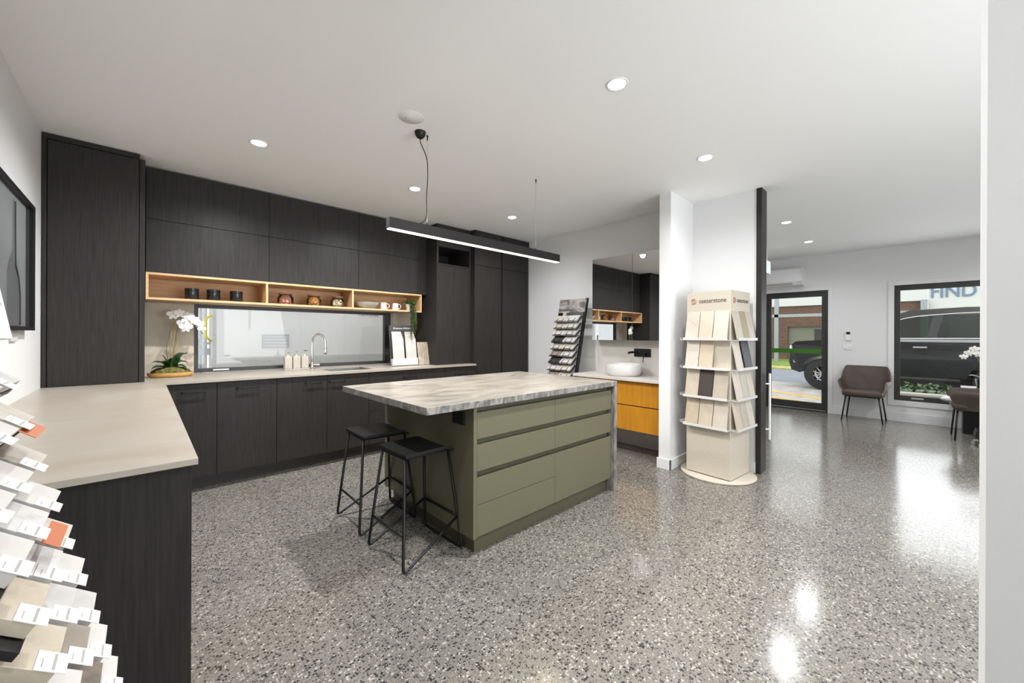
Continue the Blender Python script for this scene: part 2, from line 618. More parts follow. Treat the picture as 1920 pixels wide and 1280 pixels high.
for nm, a, n in (('added_south_glazing', (-.48, 7.4, -3.27, -3.23, .35, 2.35), 6),):  # invented glazing behind the camera, added to go with the south fill lights
    bm = bmesh.new()
    x0, x1, y0, y1, z0, z1 = a
    box(bm, x0, x1, y0, y1, z0, z0 + .05)
    box(bm, x0, x1, y0, y1, z1 - .05, z1)
    for k in range(n + 1):
        xx = x0 + (x1 - x0 - .05) * k / n
        box(bm, xx, xx + .05, y0, y1, z0, z1)
    w = struct(obj(nm, bm, M_ALU))
    obj('glass', B(x0, x1, (y0 + y1) / 2 - .003, (y0 + y1) / 2 + .003, z0, z1), M_GLASS, w)
bm = bmesh.new()
box(bm, Xr - .014, Xr, WY0 - 1, DY0 - .06, 0, 0.14, .003)
struct(obj('baseboard_reception', bm, M_TRIM))


def ring_yz(bm, x0, x1, y0, y1, z0, z1, wl, wr, wb, wt, bev=.002):
    """rectangular frame in the Y-Z plane"""
    box(bm, x0, x1, y0, y0 + wl, z0, z1, bev)
    box(bm, x0, x1, y1 - wr, y1, z0, z1, bev)
    if wt:
        box(bm, x0, x1, y0 + wl, y1 - wr, z1 - wt, z1, bev)
    if wb:
        box(bm, x0, x1, y0 + wl, y1 - wr, z0, z0 + wb, bev)
    return bm


bm = ring_yz(bmesh.new(), Xr - .016, Xr + .10, DY0 - .065, DY1 + .065, 0, DZ + .065, .065, .065, 0, .065)
struct(obj('trim_2', bm, M_TRIM))
bm = ring_yz(bmesh.new(), Xr - .016, Xr + .10, WY0 - .07, WY1 + .07, WZ0 - .08, WZ1 + .065, .07, .07, .08, .065)
struct(obj('trim_3', bm, M_TRIM))
# entry door
d = thing('door_1', 'black framed glass entry door with a green band across it', 'door', (Xr, DY0, 0))
struct(d)
obj('door_frame', ring_yz(bmesh.new(), Xr + .005, Xr + .09, DY0, DY1, 0.0, DZ, .03, .03, .02, .035), M_ALU, d)
leaf = obj('door_leaf', ring_yz(bmesh.new(), Xr + .02, Xr + .065, DY0 + .03, DY1 - .03, 0.03, DZ - .035, .06, .06, .12, .065), M_ALU, d)
obj('glass', B(Xr + .04, Xr + .046, DY0 + .09, DY1 - .09, .15, DZ - .10), M_GLASS, d)
obj('green_band', B(Xr + .036, Xr + .039, DY0 + .09, DY1 - .09, 1.0, 1.08), M_GREEN, d)
# reception picture window
w2 = obj('window_2', ring_yz(bmesh.new(), Xr + .01, Xr + .09, WY0, WY1, WZ0, WZ1, .065, .065, .075, .075), M_ALU)
struct(w2)
obj('glass', B(Xr + .05, Xr + .056, WY0 + .06, WY1 - .06, WZ0 + .07, WZ1 - .07), M_GLASS, w2)
o = obj('window_latch', B(Xr - .0, Xr + .012, .02, .15, WZ0 + .03, WZ0 + .055, bev=.003), M_STEEL, w2)
# kitchen splashback window
bm = bmesh.new()
y0, y1 = 4.845, 4.90
box(bm, .348, .385, y0, y1, .925, 1.62, .002)
box(bm, 2.285, 2.362, y0 - .01, y1, .925, 1.62, .002)
box(bm, .385, 2.285, y0, y1, .925, .962, .002)
box(bm, .385, 2.285, y0, y1, 1.553, 1.62, .002)
w1 = struct(obj('window_1', bm, M_ALU))
obj('glass', B(.38, 2.29, 4.87, 4.876, .955, 1.56), M_GLASS, w1)
o = obj('sill_latch', B(.50, .63, 4.838, 4.848, .936, .952, bev=.002), M_TRUCKG, w1)
o['label'] = 'pale latch on the window sill frame'

# ================================================================== KITCHEN
# benchtop: L shape with a sink cut-out
SX0, SX1, SY0, SY1 = 1.40, 1.86, 4.22, 4.60
bm = bmesh.new()
T0, T1 = .90, .92
box(bm, -.52, .123, 1.53, 4.058, T0, T1, .0015)
for a in ((-.52, SX0, 4.058, 4.78), (SX1, 3.185, 4.058, 4.78), (SX0, SX1, 4.058, SY0), (SX0, SX1, SY1, 4.78), (.35, 2.36, 4.78, 4.845)):
    box(bm, a[0], a[1], a[2], a[3], T0, T1)
o = obj('kitchen_benchtop', bm, M_BENCH)
tag(o, 'L-shaped beige stone benchtop running under the window and along the left wall', 'benchtop')
for a_, lab in (((.006, .347), 'beige stone splashback between the tall bench cupboard and the kitchen window'), ((2.362, 2.66), 'beige stone splashback between the kitchen window and the niche cupboard')):
    o = obj('splashback', B(a_[0], a_[1], 4.767, 4.7795, .9205, 1.58), M_SPLASH)
    tag(o, lab, 'splashback')

# peninsula cabinet
t = thing('peninsula_cabinet', 'dark timber-look cabinet under the left arm of the benchtop', 'cabinet', (-.2, 2.5, 0))
obj('body', B(-.50, .085, 1.60, 4.07, 0.0, .90), M_DARKX, t)
obj('end_panel', B(-.518, .110, 1.562, 1.598, 0.0, .90, bev=.001), M_DARK, t)
obj('side_panel', B(.087, .110, 1.60, 4.06, 0.12, .895, bev=.001), M_DARK, t)

# base cabinets with bar handles
CF = 4.08


def bar_handle(x0, x1, z, y, parent, name='handle', m=None):
    bm = bmesh.new()
    zz = z
    tube(bm, fillet([(x0 + .01, y, zz), (x0 + .01, y - .028, zz), (x1 - .01, y - .028, zz), (x1 - .01, y, zz)], .006, 4), .0055, 8)
    return obj(name, bm, m or M_BLACK, parent, auto=40)


units = [(.125, .449, (.213, .38), .829, 'door', 'dark base cabinet in the corner beside the left arm of the bench'),
         (.449, .889, (.579, .751), .836, 'door', 'dark full-height base cabinet door second from the corner, left of the sink'),
         (.889, 1.327, (1.12, 1.284), .838, 'door', 'dark base cabinet with handle at its right, under the soap dispensers'),
         (1.327, 1.753, (1.339, 1.51), .833, 'door', 'dark base cabinet with handle at its left, directly under the sink'),
         (1.753, 2.717, (2.146, 2.315), .819, 'drawer', 'wide dark drawer cabinet below the upright sample board'),
         (2.717, 3.185, (2.84, 3.05), .80, 'drawer', 'narrow dark drawer cabinet beneath the tall two-door cupboard')]
for x0, x1, (h0, h1), hz, kind, lab in units:
    t = thing('base_cabinet', lab, 'cabinet', ((x0 + x1) / 2, 4.4, 0), group='dark base cabinets under the window')
    top = .90 if x1 < SX0 or x0 > SX1 else .72
    obj('carcass', B(x0 + .001, x1 - .001, CF + .022, 4.765, .12, top), M_DARKX, t)
    obj('kickboard', B(x0, x1, 4.20, 4.218, 0, .12), M_KICK, t)
    if kind == 'door':
        dd = obj('door', B(x0 + .0018, x1 - .0018, CF, CF + .02, .127, .892, bev=.001), M_DARK, t)
        bar_handle(h0, h1, hz, CF, dd)
    else:
        zs = [(.127, .466), (.470, .722), (.726, .892)] if x0 < 2 else [(.127, .50), (.504, .70), (.704, .892)]
        for k, (za, zb) in enumerate(zs):
            dd = obj('drawer', B(x0 + .0018, x1 - .0018, CF, CF + .02, za, zb, bev=.001), M_DARK, t)
            bar_handle(h0, h1, hz if k == 2 else zb - .055, CF, dd)

# tall cupboard sitting on the bench at the left
t = thing('bench_cupboard', 'tall dark cupboard standing on the bench against the left wall', 'cabinet', (-.26, 4.5, .92))
bm = bmesh.new()
box(bm, -.518, -.495, 4.205, 4.76, .92, 2.695, .001)
box(bm, -.026, .006, 4.205, 4.76, .92, 2.66, .001)
box(bm, -.495, -.026, 4.205, 4.76, 2.66, 2.695, .001)
box(bm, -.495, -.026, 4.23, 4.76, .92, 2.66)
obj('carcass', bm, M_DARK, t)
obj('door', B(-.491, -.030, 4.208, 4.228, .923, 2.655, bev=.001), M_DARK, t)

# overhead cabinets, each with two flap doors
UF = 4.44
for x0, x1, lab in ((.010, .897, 'dark overhead cabinet nearest the tall bench cupboard, above the black canisters'),
                    (.897, 1.783, 'middle dark overhead cabinet above the glass jars'),
                    (1.783, 2.672, 'dark overhead cabinet at the right, above the bowl and mugs')):
    t = thing('overhead_cabinet', lab, 'cabinet', ((x0 + x1) / 2, 4.6, 1.81), group='dark overhead cabinets')
    obj('carcass', B(x0 + .001, x1 - .001, UF + .021, 4.775, 1.815, 2.69), M_DARKX, t)
    x1d = x1 if x1 < 2.6 else 2.578
    for za, zb in ((1.812, 2.257), (2.260, 2.685)):
        obj('door', B(x0 + .0015, x1d - .0015, UF, UF + .02, za, zb, bev=.001), M_DARK, t)
    if x1 > 2.6:
        obj('filler_panel', B(2.580, 2.670, UF + .004, UF + .02, 1.812, 2.685), M_DARK, t)

# oak display shelf
t = thing('oak_shelf', 'light oak open box shelf in three bays under the overhead cabinets', 'shelf', (1.3, 4.6, 1.58))
SF = 4.39
obj('base_board', B(.010, 2.565, SF, 4.775, 1.583, 1.602, bev=.001), M_OAK, t)
obj('top_board', B(.010, 2.565, SF, 4.775, 1.790, 1.808, bev=.001), M_OAK, t)
obj('back_board', B(.028, 2.547, 4.755, 4.768, 1.602, 1.790), M_OAK, t)
for x in (.010, 2.547):
    obj('end_board', B(x, x + .018, SF, 4.755, 1.602, 1.790, bev=.001), M_OAK, t)
for x in (.862, 1.690):
    obj('divider', B(x, x + .018, SF + .002, 4.755, 1.602, 1.790, bev=.001), M_OAK, t)

# two-door cupboard on the bench with open niche
t = thing('niche_cupboard', 'tall dark two-door cupboard on the bench with an open niche on top', 'cabinet', (2.93, 4.5, .92))
YF = 4.20
bm = bmesh.new()
box(bm, 2.664, 2.690, YF, 4.765, .92, 2.695, .001)
box(bm, 3.172, 3.192, YF, 4.765, .92, 2.695, .001)
box(bm, 2.690, 3.172, YF, 4.765, 2.415, 2.695)
box(bm, 2.690, 3.172, YF, 4.765, 2.185, 2.203)
box(bm, 2.690, 3.172, 4.70, 4.765, .92, 2.42)
obj('carcass', bm, M_DARK, t)
for x0, x1 in ((2.692, 2.930), (2.933, 3.170)):
    obj('door', B(x0, x1, YF + .002, YF + .022, .924, 2.182, bev=.001), M_DARK, t)

# pantry towers right
for x0, x1, lab in ((3.200, 3.678, 'dark floor-to-ceiling pantry cupboard beside the niche cupboard'),
                    (3.690, 4.222, 'dark floor-to-ceiling pantry cupboard against the white vanity wall')):
    t = thing('pantry_cupboard', lab, 'cabinet', ((x0 + x1) / 2, 4.4, 0), group='dark pantry cupboards')
    obj('carcass', B(x0, x1, 4.135, 4.765, .10, 2.695), M_DARKX, t)
    obj('kickboard', B(x0, x1, 4.2, 4.218, 0, .10), M_KICK, t)
    if x0 < 3.5:
        obj('side_panel', B(x0 - .008, x0 + .012, 4.11, 4.765, .0, 2.695), M_DARK, t)
        s0 = x0 + .013
    else:
        s0 = x0
    obj('door', B(s0, x1 - .012, 4.112, 4.133, .105, 2.23, bev=.001), M_DARK, t)
    obj('upper_door', B(s0, x1 - .012, 4.112, 4.133, 2.234, 2.60, bev=.001), M_DARK, t)
    obj('top_filler', B(s0, x1, 4.106, 4.133, 2.603, 2.695), M_DARK, t)

# sink and tap
t = thing('kitchen_sink', 'stainless steel sink bowl set into the bench below the window', 'sink', (1.63, 4.41, .74))
bm = bmesh.new()
w = .002
for a in ((SX0, SX1, SY0, SY1, .735, .737), (SX0, SX0 + w, SY0, SY1, .735, .915), (SX1 - w, SX1, SY0, SY1, .735, .915),
          (SX0, SX1, SY0, SY0 + w, .735, .915), (SX0, SX1, SY1 - w, SY1, .735, .915)):
    box(bm, *a)
obj('basin', bm, M_STEEL, t)
obj('waste', lathe(bmesh.new(), [(0, .001), (.038, .001), (.04, .004), (.0, .006)], (1.63, 4.41, .737)), M_CHROME, t, auto=40)
t = thing('kitchen_tap', 'tall chrome gooseneck kitchen tap standing before the window', 'tap', (1.355, 4.66, .92))
bx, by = 1.355, 4.66
obj('base', lathe(bmesh.new(), [(0, 0), (.026, 0), (.026, .006), (.020, .012), (.020, .07), (.016, .075), (0, .075)], (bx, by, .92), 20), M_CHROME, t, auto=40)
dv = Vector((.78, -.62, 0)).normalized()
pts = [Vector((bx, by, .99)), Vector((bx, by, 1.20))]
for k in range(1, 13):
    a = pi * k / 12
    pts.append(Vector((bx, by, 1.215)) + dv * (.07 - .07 * cos(a)) + Vector((0, 0, .085 * sin(a))))
pts.append(pts[-1] + Vector((0, 0, -.06)))
obj('neck', tube(bmesh.new(), pts, .0115, 12), M_CHROME, t, auto=40)
e = pts[-1]
obj('spray_head', lathe(bmesh.new(), [(0, -.085), (.014, -.085), (.0165, -.07), (.0155, .0), (.012, .012), (0, .012)], e, 16), M_CHROME, t, auto=40)
bm = rod(bmesh.new(), (bx, by, .965), (bx + .075, by - .02, .965), .012)
rod(bm, (bx + .06, by - .016, .97), (bx + .066, by - .018, 1.035), .004)
obj('lever', bm, M_CHROME, t, auto=40)

# soap dispenser set
tr = thing('dispenser_tray', 'small cream tray under the three soap dispensers', 'tray', (1.20, 4.66, .92))
obj('tray', B(1.075, 1.325, 4.615, 4.71, .92, .932, bev=.004), M_TILEC, tr)
for k, x in enumerate((1.118, 1.198, 1.278)):
    t = thing('soap_dispenser', ('left', 'middle', 'right')[k] + ' of the three square cream dispensers beside the kitchen tap', 'dispenser', (x, 4.662, .932), group='cream soap dispensers')
    obj('bottle', B(x - .036, x + .036, 4.628, 4.696, .932, 1.062, bev=.006), M_TILEC, t)
    bm = lathe(bmesh.new(), [(0, 0), (.018, 0), (.016, .012), (.010, .018), (.010, .03), (0, .03)], (x, 4.662, 1.062), 16)
    obj('collar', bm, M_TILEC, t, auto=40)
    bm = rod(bmesh.new(), (x, 4.662, 1.085), (x, 4.662, 1.112 + .006 * k), .005)
    tube(bm, [(x - .004, 4.662, 1.112 + .006 * k), (x + .006, 4.65, 1.114 + .006 * k), (x + .016, 4.632, 1.108 + .006 * k)], .0055, 8)
    obj('pump', bm, M_TILEC if k < 2 else M_STEEL, t, auto=40)

# black canisters in the left bay
for k, x in enumerate((.312, .467, .640)):
    lab = ['black lidded canister nearest the dark cupboard, first of three on the oak shelf', 'middle black lidded canister of three on the oak shelf',
           'black lidded canister nearest the oak divider, last of three'][k]
    t = thing('canister', lab, 'canister', (x, 4.50, 1.602), group='black canisters in the oak shelf')
    obj('body', lathe(bmesh.new(), [(0, 0), (.048, 0), (.050, .003), (.050, .080), (.046, .082), (0, .082)], (x, 4.5, 1.602), 32), M_BLKCER, t, auto=40)
    obj('lid', lathe(bmesh.new(), [(0, 0), (.051, 0), (.052, .003), (.052, .018), (.049, .021), (0, .021)], (x, 4.5, 1.683), 32), M_BLKCER, t, auto=40)

# glass jars in the middle bay
conts = [('glass jar holding red and orange sweets in the middle bay of the oak shelf', .055, 'sweets'),
         ('glass jar full of golden pasta shapes between the sweet jar and the pale jar', .085, 'pasta'),
         ('glass jar of pale yellow pieces beside the right divider of the oak shelf', .078, 'biscuits')]
palette = {'sweets': [mat('red_sweet', (.72, .06, .09), .3), mat('orange_sweet', (.85, .33, .05), .3), mat('pink_sweet', (.70, .16, .30), .3), mat('cream_sweet', (.85, .75, .6), .3)],
           'pasta': [mat('golden_pasta', (.80, .42, .06), .5), mat('amber_pasta', (.62, .28, .04), .5)],
           'biscuits': [mat('pale_yellow_piece', (.80, .68, .25), .5), mat('cream_piece', (.78, .74, .58), .5)]}
for k, x in enumerate((1.055, 1.325, 1.570)):
    lab, fh, kind = conts[k]
    t = thing('glass_jar', lab, 'jar', (x, 4.50, 1.602), group='glass jars in the oak shelf')
    obj('glass', lathe(bmesh.new(), [(0, .0), (.066, 0), (.073, .01), (.074, .06), (.066, .085), (.055, .094), (.055, .101), (.052, .101), (.052, .094), (.063, .083), (.071, .06), (.070, .012), (.064, .004), (0, .004)], (x, 4.5, 1.602), 32), M_JAR, t, auto=50)
    obj('lid', lathe(bmesh.new(), [(0, 0), (.056, 0), (.062, .003), (.064, .010), (.060, .017), (.0, .019)], (x, 4.5, 1.702), 32), M_LIDW, t, auto=40)
    bm = bmesh.new()
    rnd = random.Random(k)
    npal = len(palette[kind])
    cnt = {'sweets': 90, 'pasta': 260, 'biscuits': 60}[kind]
    for q in range(cnt):
        a, rr = rnd.uniform(0, 2 * pi), .060 * math.sqrt(rnd.random())
        z = rnd.uniform(.012, fh)
        sz = {'sweets': .011, 'pasta': .008, 'biscuits': .015}[kind]
        g = bmesh.ops.create_cube(bm, size=sz)
        rot = Euler((rnd.uniform(0, 3), rnd.uniform(0, 3), rnd.uniform(0, 3))).to_matrix().to_4x4()
        scl = Matrix.Diagonal((1.0, 1.0 if kind != 'pasta' else 2.2, .6 if kind != 'pasta' else .5, 1))
        mi = rnd.randrange(npal)
        for v in g['verts']:
            v.co = (Matrix.Translation((x + rr * cos(a), 4.5 + rr * sin(a), 1.602 + z)) @ rot @ scl) @ v.co
            for fc in v.link_faces:
                fc.material_index = mi
    c = obj(kind, bm, palette[kind], t)
    c['kind'] = 'stuff'

# bowls, mugs, trailing plant in the right bay
t = thing('serving_bowl', 'wide sage grey ceramic bowl in the right bay of the oak shelf', 'bowl', (1.905, 4.50, 1.602))
obj('bowl', lathe(bmesh.new(), [(0, .0), (.055, 0), (.06, .004), (.10, .022), (.125, .055), (.133, .072), (.129, .073), (.12, .058), (.095, .028), (.05, .010), (0, .009)], (1.905, 4.5, 1.602), 40), M_GREYCER, t, auto=60)
for k, x in enumerate((2.095, 2.245)):
    t = thing('mug', ['pearly white mug next to the sage bowl', 'pearly white mug next to the potted trailing plant'][k], 'mug', (x, 4.47, 1.602), group='pearly mugs in the oak shelf')
    obj('cup', lathe(bmesh.new(), [(0, 0), (.040, 0), (.043, .004), (.036, .04), (.034, .082), (.031, .082), (.033, .04), (.038, .008), (0, .007)], (x, 4.47, 1.602), 32), M_MUG, t, auto=50)
    pts = [(x + .033 + .032 * sin(a), 4.462 - .010 * sin(a), 1.602 + .044 + .028 * cos(a)) for a in [pi * q / 12 for q in range(13)]]
    obj('handle', tube(bmesh.new(), pts, .0045, 8), M_MUG, t, auto=60)
px_, py_ = 2.43, 4.46
t = thing('trailing_plant', 'small trailing green plant in a white pot at the right end of the oak shelf', 'plant', (px_, py_, 1.602))
obj('pot', lathe(bmesh.new(), [(0, 0), (.034, 0), (.036, .003), (.045, .075), (.047, .080), (.042, .080), (.040, .070), (0, .068)], (px_, py_, 1.602), 28), M_MUG, t, auto=50)


def leaflets(bm, p, d, size, rnd):
    n_ = Vector((rnd.uniform(-1, 1), rnd.uniform(-1, 1), rnd.uniform(-.6, .6))).normalized()
    s = d.cross(n_)
    if s.length < 1e-3:
        return
    s.normalize()
    a = bm.verts.new(p)
    b = bm.verts.new(p + n_ * size * .5 + s * size * .3)
    c = bm.verts.new(p + n_ * size)
    e = bm.verts.new(p + n_ * size * .5 - s * size * .3)
    bm.faces.new((a, b, c, e))


rnd = random.Random(3)
bs, bl = bmesh.new(), bmesh.new()
for k in range(46):
    a = rnd.uniform(0, 2 * pi)
    if k > 12:
        a = rnd.uniform(-2.6, -.5)
    o0 = Vector((px_ + .02 * cos(a), py_ + .02 * sin(a), 1.678))
    o1 = o0 + Vector((.035 * cos(a), .035 * sin(a), .045))
    front = k > 12
    if front:
        ex = px_ + rnd.uniform(-.035, .055)
        ln = rnd.uniform(.12, .40)
        o2 = Vector((ex, 4.375, 1.675))
        o3 = Vector((ex + rnd.uniform(-.008, .008), 4.368, 1.62 - ln * .5))
        o4 = Vector((ex + rnd.uniform(-.012, .012), 4.37, 1.63 - ln))
        path = [o0, o1, o2, o3, o4]
    else:
        path = [o0, o1, o1 + Vector((.03 * cos(a), .03 * sin(a), -.02))]
    sm = []
    for q in range(len(path) - 1):
        for w_ in range(10):
            sm.append(path[q].lerp(path[q + 1], w_ / 10))
    sm.append(path[-1])
    tube(bs, path, .0012, 4)
    for q in range(len(sm) - 1):
        dd = (sm[q + 1] - sm[q]).normalized() if (sm[q + 1] - sm[q]).length > 1e-6 else Vector((0, 0, 1))
        for _ in range(2):
            leaflets(bl, sm[q], dd, rnd.uniform(.011, .020), rnd)
obj('stems', bs, M_STEM, t)
o = obj('foliage', bl, M_TRAIL, t)
o['kind'] = 'stuff'

# sample boards leaning on the bench
t = thing('sample_display_board', 'upright stone sample board with charcoal header standing on the bench right of the window', 'display board', (2.33, 4.40, .92))
lean = radians(-9)
piv = Matrix.Translation((0, 4.40, .921)) @ Matrix.Rotation(lean, 4, 'X')


def leaned(bm, name, m, parent, mtx=piv):
    xform(bm, mtx)
    return obj(name, bm, m, parent)


leaned(B(2.168, 2.500, .006, .018, 0, .50), 'backing_board', M_ART2, t)
leaned(B(2.172, 2.497, .000, .006, .425, .496), 'header', mat('charcoal_card', (.05, .05, .05), .5), t)
leaned(B(2.166, 2.502, -.045, .006, 0, .085, bev=.003), 'base_ledge', M_CERAMIC, t)
tl = [stone('cream_sample_tile', (.53, .50, .45), (.47, .42, .36), 12), stone('white_sample_tile', (.56, .54, .51), (.52, .50, .475), 8)]
for k, (xa, xb) in enumerate(((2.178, 2.325), (2.350, 2.492))):
    for q in range(4):
        o = leaned(B(xa + .004 * q, xb - .004 * q, -.038 + q * .009, -.032 + q * .009, .05 + .006 * q, .33 + .03 * q), 'sample_tile', tl[(q + k) % 2] if q else tl[1], t)
ptx = piv @ facing((2.335, -.001, .463), (0, -1, 0))
text('header_lettering', '(O) caesarstone  PORCELAIN', .026, ptx, M_WPRINT, t, sx=.72)
t = thing('marble_sample_slab', 'small veined marble slab leaning against the dark cupboard side on the bench', 'stone sample', (2.61, 4.38, .92))
M_SAMP = stone('gold_veined_marble_slab', (.50, .46, .39), (.30, .21, .12), 7, .3, 2.0, (.36, .58), stretch=(3, 1, .8))
bm = B(2.515, 2.675, 0, .014, 0, .29, bev=.001)
xform(bm, Matrix.Translation((0, 4.36, .923)) @ Matrix.Rotation(radians(-12), 4, 'X') @ Matrix.Shear('XZ', 4, (0.0, 0.0)))
obj('slab', bm, M_SAMP, t)

# ------------------------------------------------------------------ orchid arrangement on the bench


def orchid_flower(bm, c, n_, up, s):
    """five-petalled moth orchid bloom facing n_"""
    n_ = Vector(n_).normalized()
    up = (Vector(up) - n_ * Vector(up).dot(n_)).normalized()
    rt = up.cross(n_)
    for ang, ln, wd in ((90, 1.0, .62), (90 + 70, 1.12, .98), (90 - 70, 1.12, .98), (90 + 146, .95, .58), (90 - 146, .95, .58)):
        a = radians(ang)
        d_ = rt * cos(a) + up * sin(a)
        sd = n_.cross(d_)
        prev = None
        cols = []
        for t_, w_ in ((.0, .10), (.25, .72), (.6, 1.0), (.88, .72), (1.0, .22)):
            base = Vector(c) + d_ * ln * s * t_ - n_ * s * .25 * t_ * t_
            cols.append([bm.verts.new(base - sd * wd * s * .5 * w_ + n_ * s * .05), bm.verts.new(base), bm.verts.new(base + sd * wd * s * .5 * w_ + n_ * s * .05)])
        for p_, q_ in zip(cols, cols[1:]):
            bm.faces.new((p_[0], p_[1], q_[1], q_[0]))
            bm.faces.new((p_[1], p_[2], q_[2], q_[1]))


def leaf_blade(bm, base, tip, width, droop=.0, n=9):
    base, tip = Vector(base), Vector(tip)
    d_ = tip - base
    sd = d_.cross(Vector((0, 0, 1))).normalized()
    rows = []
    for k in range(n + 1):
        t_ = k / n
        p = base + d_ * t_ + Vector((0, 0, droop * 4 * t_ * (1 - t_)))
        w_ = width * (sin(pi * min(1, t_ * .92 + .08)) ** .7) * .5 + .001
        rows.append([bm.verts.new(p - sd * w_ + Vector((0, 0, w_ * .35))), bm.verts.new(p), bm.verts.new(p + sd * w_ + Vector((0, 0, w_ * .35)))])
    for a, b in zip(rows, rows[1:]):
        bm.faces.new((a[0], a[1], b[1], b[0]))
        bm.faces.new((a[1], a[2], b[2], b[1]))
    return bm


def orchid(cx, cy, cz, sprays, leaves, label, canes=True, dish=True):
    t = thing('potted_orchid', label, 'plant', (cx, cy, cz))
    if dish:
        obj('bowl', lathe(bmesh.new(), [(0, 0), (.125, 0), (.146, .006), (.156, .022), (.158, .040), (.152, .040), (.146, .026), (0, .018)], (cx, cy, cz), 40, 1.0, .62), M_BOWLW, t, auto=50)
        bm = bmesh.new()
        bmesh.ops.create_icosphere(bm, subdivisions=4, radius=1)
        rn = random.Random(5)
        for v in bm.verts:
            h_ = 1 + .06 * rn.uniform(-1, 1)
            v.co = Vector((cx + v.co.x * .136 * h_, cy + v.co.y * .084 * h_, cz + .032 + max(-.05, v.co.z) * .062 * h_))
        o = obj('moss', bm, M_MOSS, t, smooth=True)
    top = cz + .065
    for bpt, tpt, wd, dr in leaves:
        obj('leaf', leaf_blade(bmesh.new(), bpt, tpt, wd, dr), M_LEAF, t, smooth=True)
    for path, blooms in sprays:
        st = obj('stem', tube(bmesh.new(), fillet(path, .05, 6), .0028, 6), M_STEM, t, smooth=True)
        for c, n_, s in blooms:
            fb = bmesh.new()
            orchid_flower(fb, c, n_, (0, 0, 1), s)
            bl_ = obj('bloom', fb, M_PETAL, t, smooth=True)
        lb = bmesh.new()
        bmesh.ops.create_icosphere(lb, subdivisions=1, radius=s * .15)
        bmesh.ops.translate(lb, verts=lb.verts, vec=Vector(c) + Vector(n_).normalized() * s * .08 - Vector((0, 0, s * .15)))
        obj('lip', lb, M_LIP, bl_, smooth=True)
    if canes:
        for dx, dy in ((0, 0), (.018, .01), (-.012, .015)):
            obj('cane', rod(bmesh.new(), (cx + dx * .6, cy + dy, top), (cx + .028 + dx * 2.2, cy + dy * 1.5 - .01, cz + .48 + dx * 2), .0022, seg=6), M_CANE, t)
    return t


ox, oy, oz = .178, 4.585, .92
sp1 = ([(ox - .01, oy, oz + .06), (ox - .035, oy - .01, oz + .25), (ox + .0, oy - .03, oz + .44), (ox + .05, oy - .05, oz + .53), (ox + .14, oy - .08, oz + .50), (ox + .21, oy - .1, oz + .38)],
       [((ox + .01, oy - .06, oz + .545), (.1, -1, .0), .042), ((ox + .055, oy - .07, oz + .56), (.3, -1, .1), .040), ((ox + .105, oy - .08, oz + .535), (-.2, -1, .1), .043),
        ((ox + .150, oy - .09, oz + .505), (.4, -1, 0), .040), ((ox + .185, oy - .09, oz + .470), (.1, -1, -.1), .038), ((ox + .205, oy - .1, oz + .42), (.3, -1, -.3), .032)])
sp2 = ([(ox + .01, oy + .01, oz + .06), (ox + .02, oy, oz + .28), (ox + .045, oy - .02, oz + .45), (ox + .09, oy - .06, oz + .46), (ox + .12, oy - .08, oz + .43)],
       [((ox + .075, oy - .07, oz + .47), (-.3, -1, -.1), .045), ((ox + .095, oy - .09, oz + .435), (.1, -1, -.2), .047), ((ox + .125, oy - .08, oz + .485), (.6, -1, 0), .038)])
orchid(ox, oy, oz, [sp1, sp2],
       [((ox, oy, oz + .06), (ox - .13, oy - .07, oz + .075), .085, .025), ((ox + .01, oy, oz + .06), (ox + .03, oy - .08, oz + .16), .08, .03), ((ox - .01, oy, oz + .06), (ox - .09, oy - .07, oz + .13), .08, .03), ((ox, oy, oz + .06), (ox - .13, oy - .02, oz + .13), .075, .03),
        ((ox, oy, oz + .06), (ox - .065, oy - .01, oz + .20), .06, .01), ((ox, oy - .01, oz + .06), (ox + .105, oy - .06, oz + .20), .15, .04),
        ((ox, oy, oz + .06), (ox + .12, oy + .01, oz + .11), .09, .04), ((ox, oy, oz + .06), (ox + .11, oy - .05, oz + .055), .07, .04)],
       'white moth orchid in a honey timber dish on the bench beside the window')

# ------------------------------------------------------------------ island
t = thing('kitchen_island', 'olive green kitchen island with a marble top and waterfall end', 'island', (2.1, 2.35, 0))
bm = B(1.068, 2.888, 1.775, 2.952, .88, .92, bev=.002)
bm.normal_update()
for fc in bm.faces:
    fc.material_index = 0 if abs(fc.normal.z) > .5 else 1
o = obj('marble_top', bm, [M_MARBLE, M_MARBLE_E], t)
bm = B(2.848, 2.888, 1.776, 2.951, 0, .8795, bev=.001)
obj('waterfall_panel', bm, M_MARBLE_E, t)
obj('carcass', B(1.42, 2.835, 1.845, 2.92, .10, .879), M_OLIVE, t)
obj('end_panel', B(1.395, 1.42, 1.80, 2.945, .105, .879, bev=.001), M_OLIVE, t)
obj('back_panel', B(1.42, 2.84, 2.92, 2.945, .105, .879), M_OLIVE, t)
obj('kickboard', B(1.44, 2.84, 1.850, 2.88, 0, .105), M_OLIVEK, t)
DZs = [(.115, .462), (.500, .655), (.690, .845)]
xm = 2.121
for x0, x1 in ((1.421, xm - .0012), (xm + .0012, 2.838)):
    for k, (za, zb) in enumerate(DZs):
        if k == 0 and x0 < 2:
            obj('drawer', B(x0, x1, 1.80, 1.82, .115, .300, bev=.0008), M_OLIVE, t)
            obj('drawer', B(x0, x1, 1.80, 1.82, .303, .462, bev=.0008), M_OLIVE, t)
        else:
            obj('drawer', B(x0, x1, 1.80, 1.82, za, zb, bev=.0008), M_OLIVE, t)
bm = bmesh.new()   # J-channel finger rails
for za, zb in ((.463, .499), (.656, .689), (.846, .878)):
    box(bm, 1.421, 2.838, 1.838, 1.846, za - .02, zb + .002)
obj('finger_rail', bm, M_OLIVEK, t)
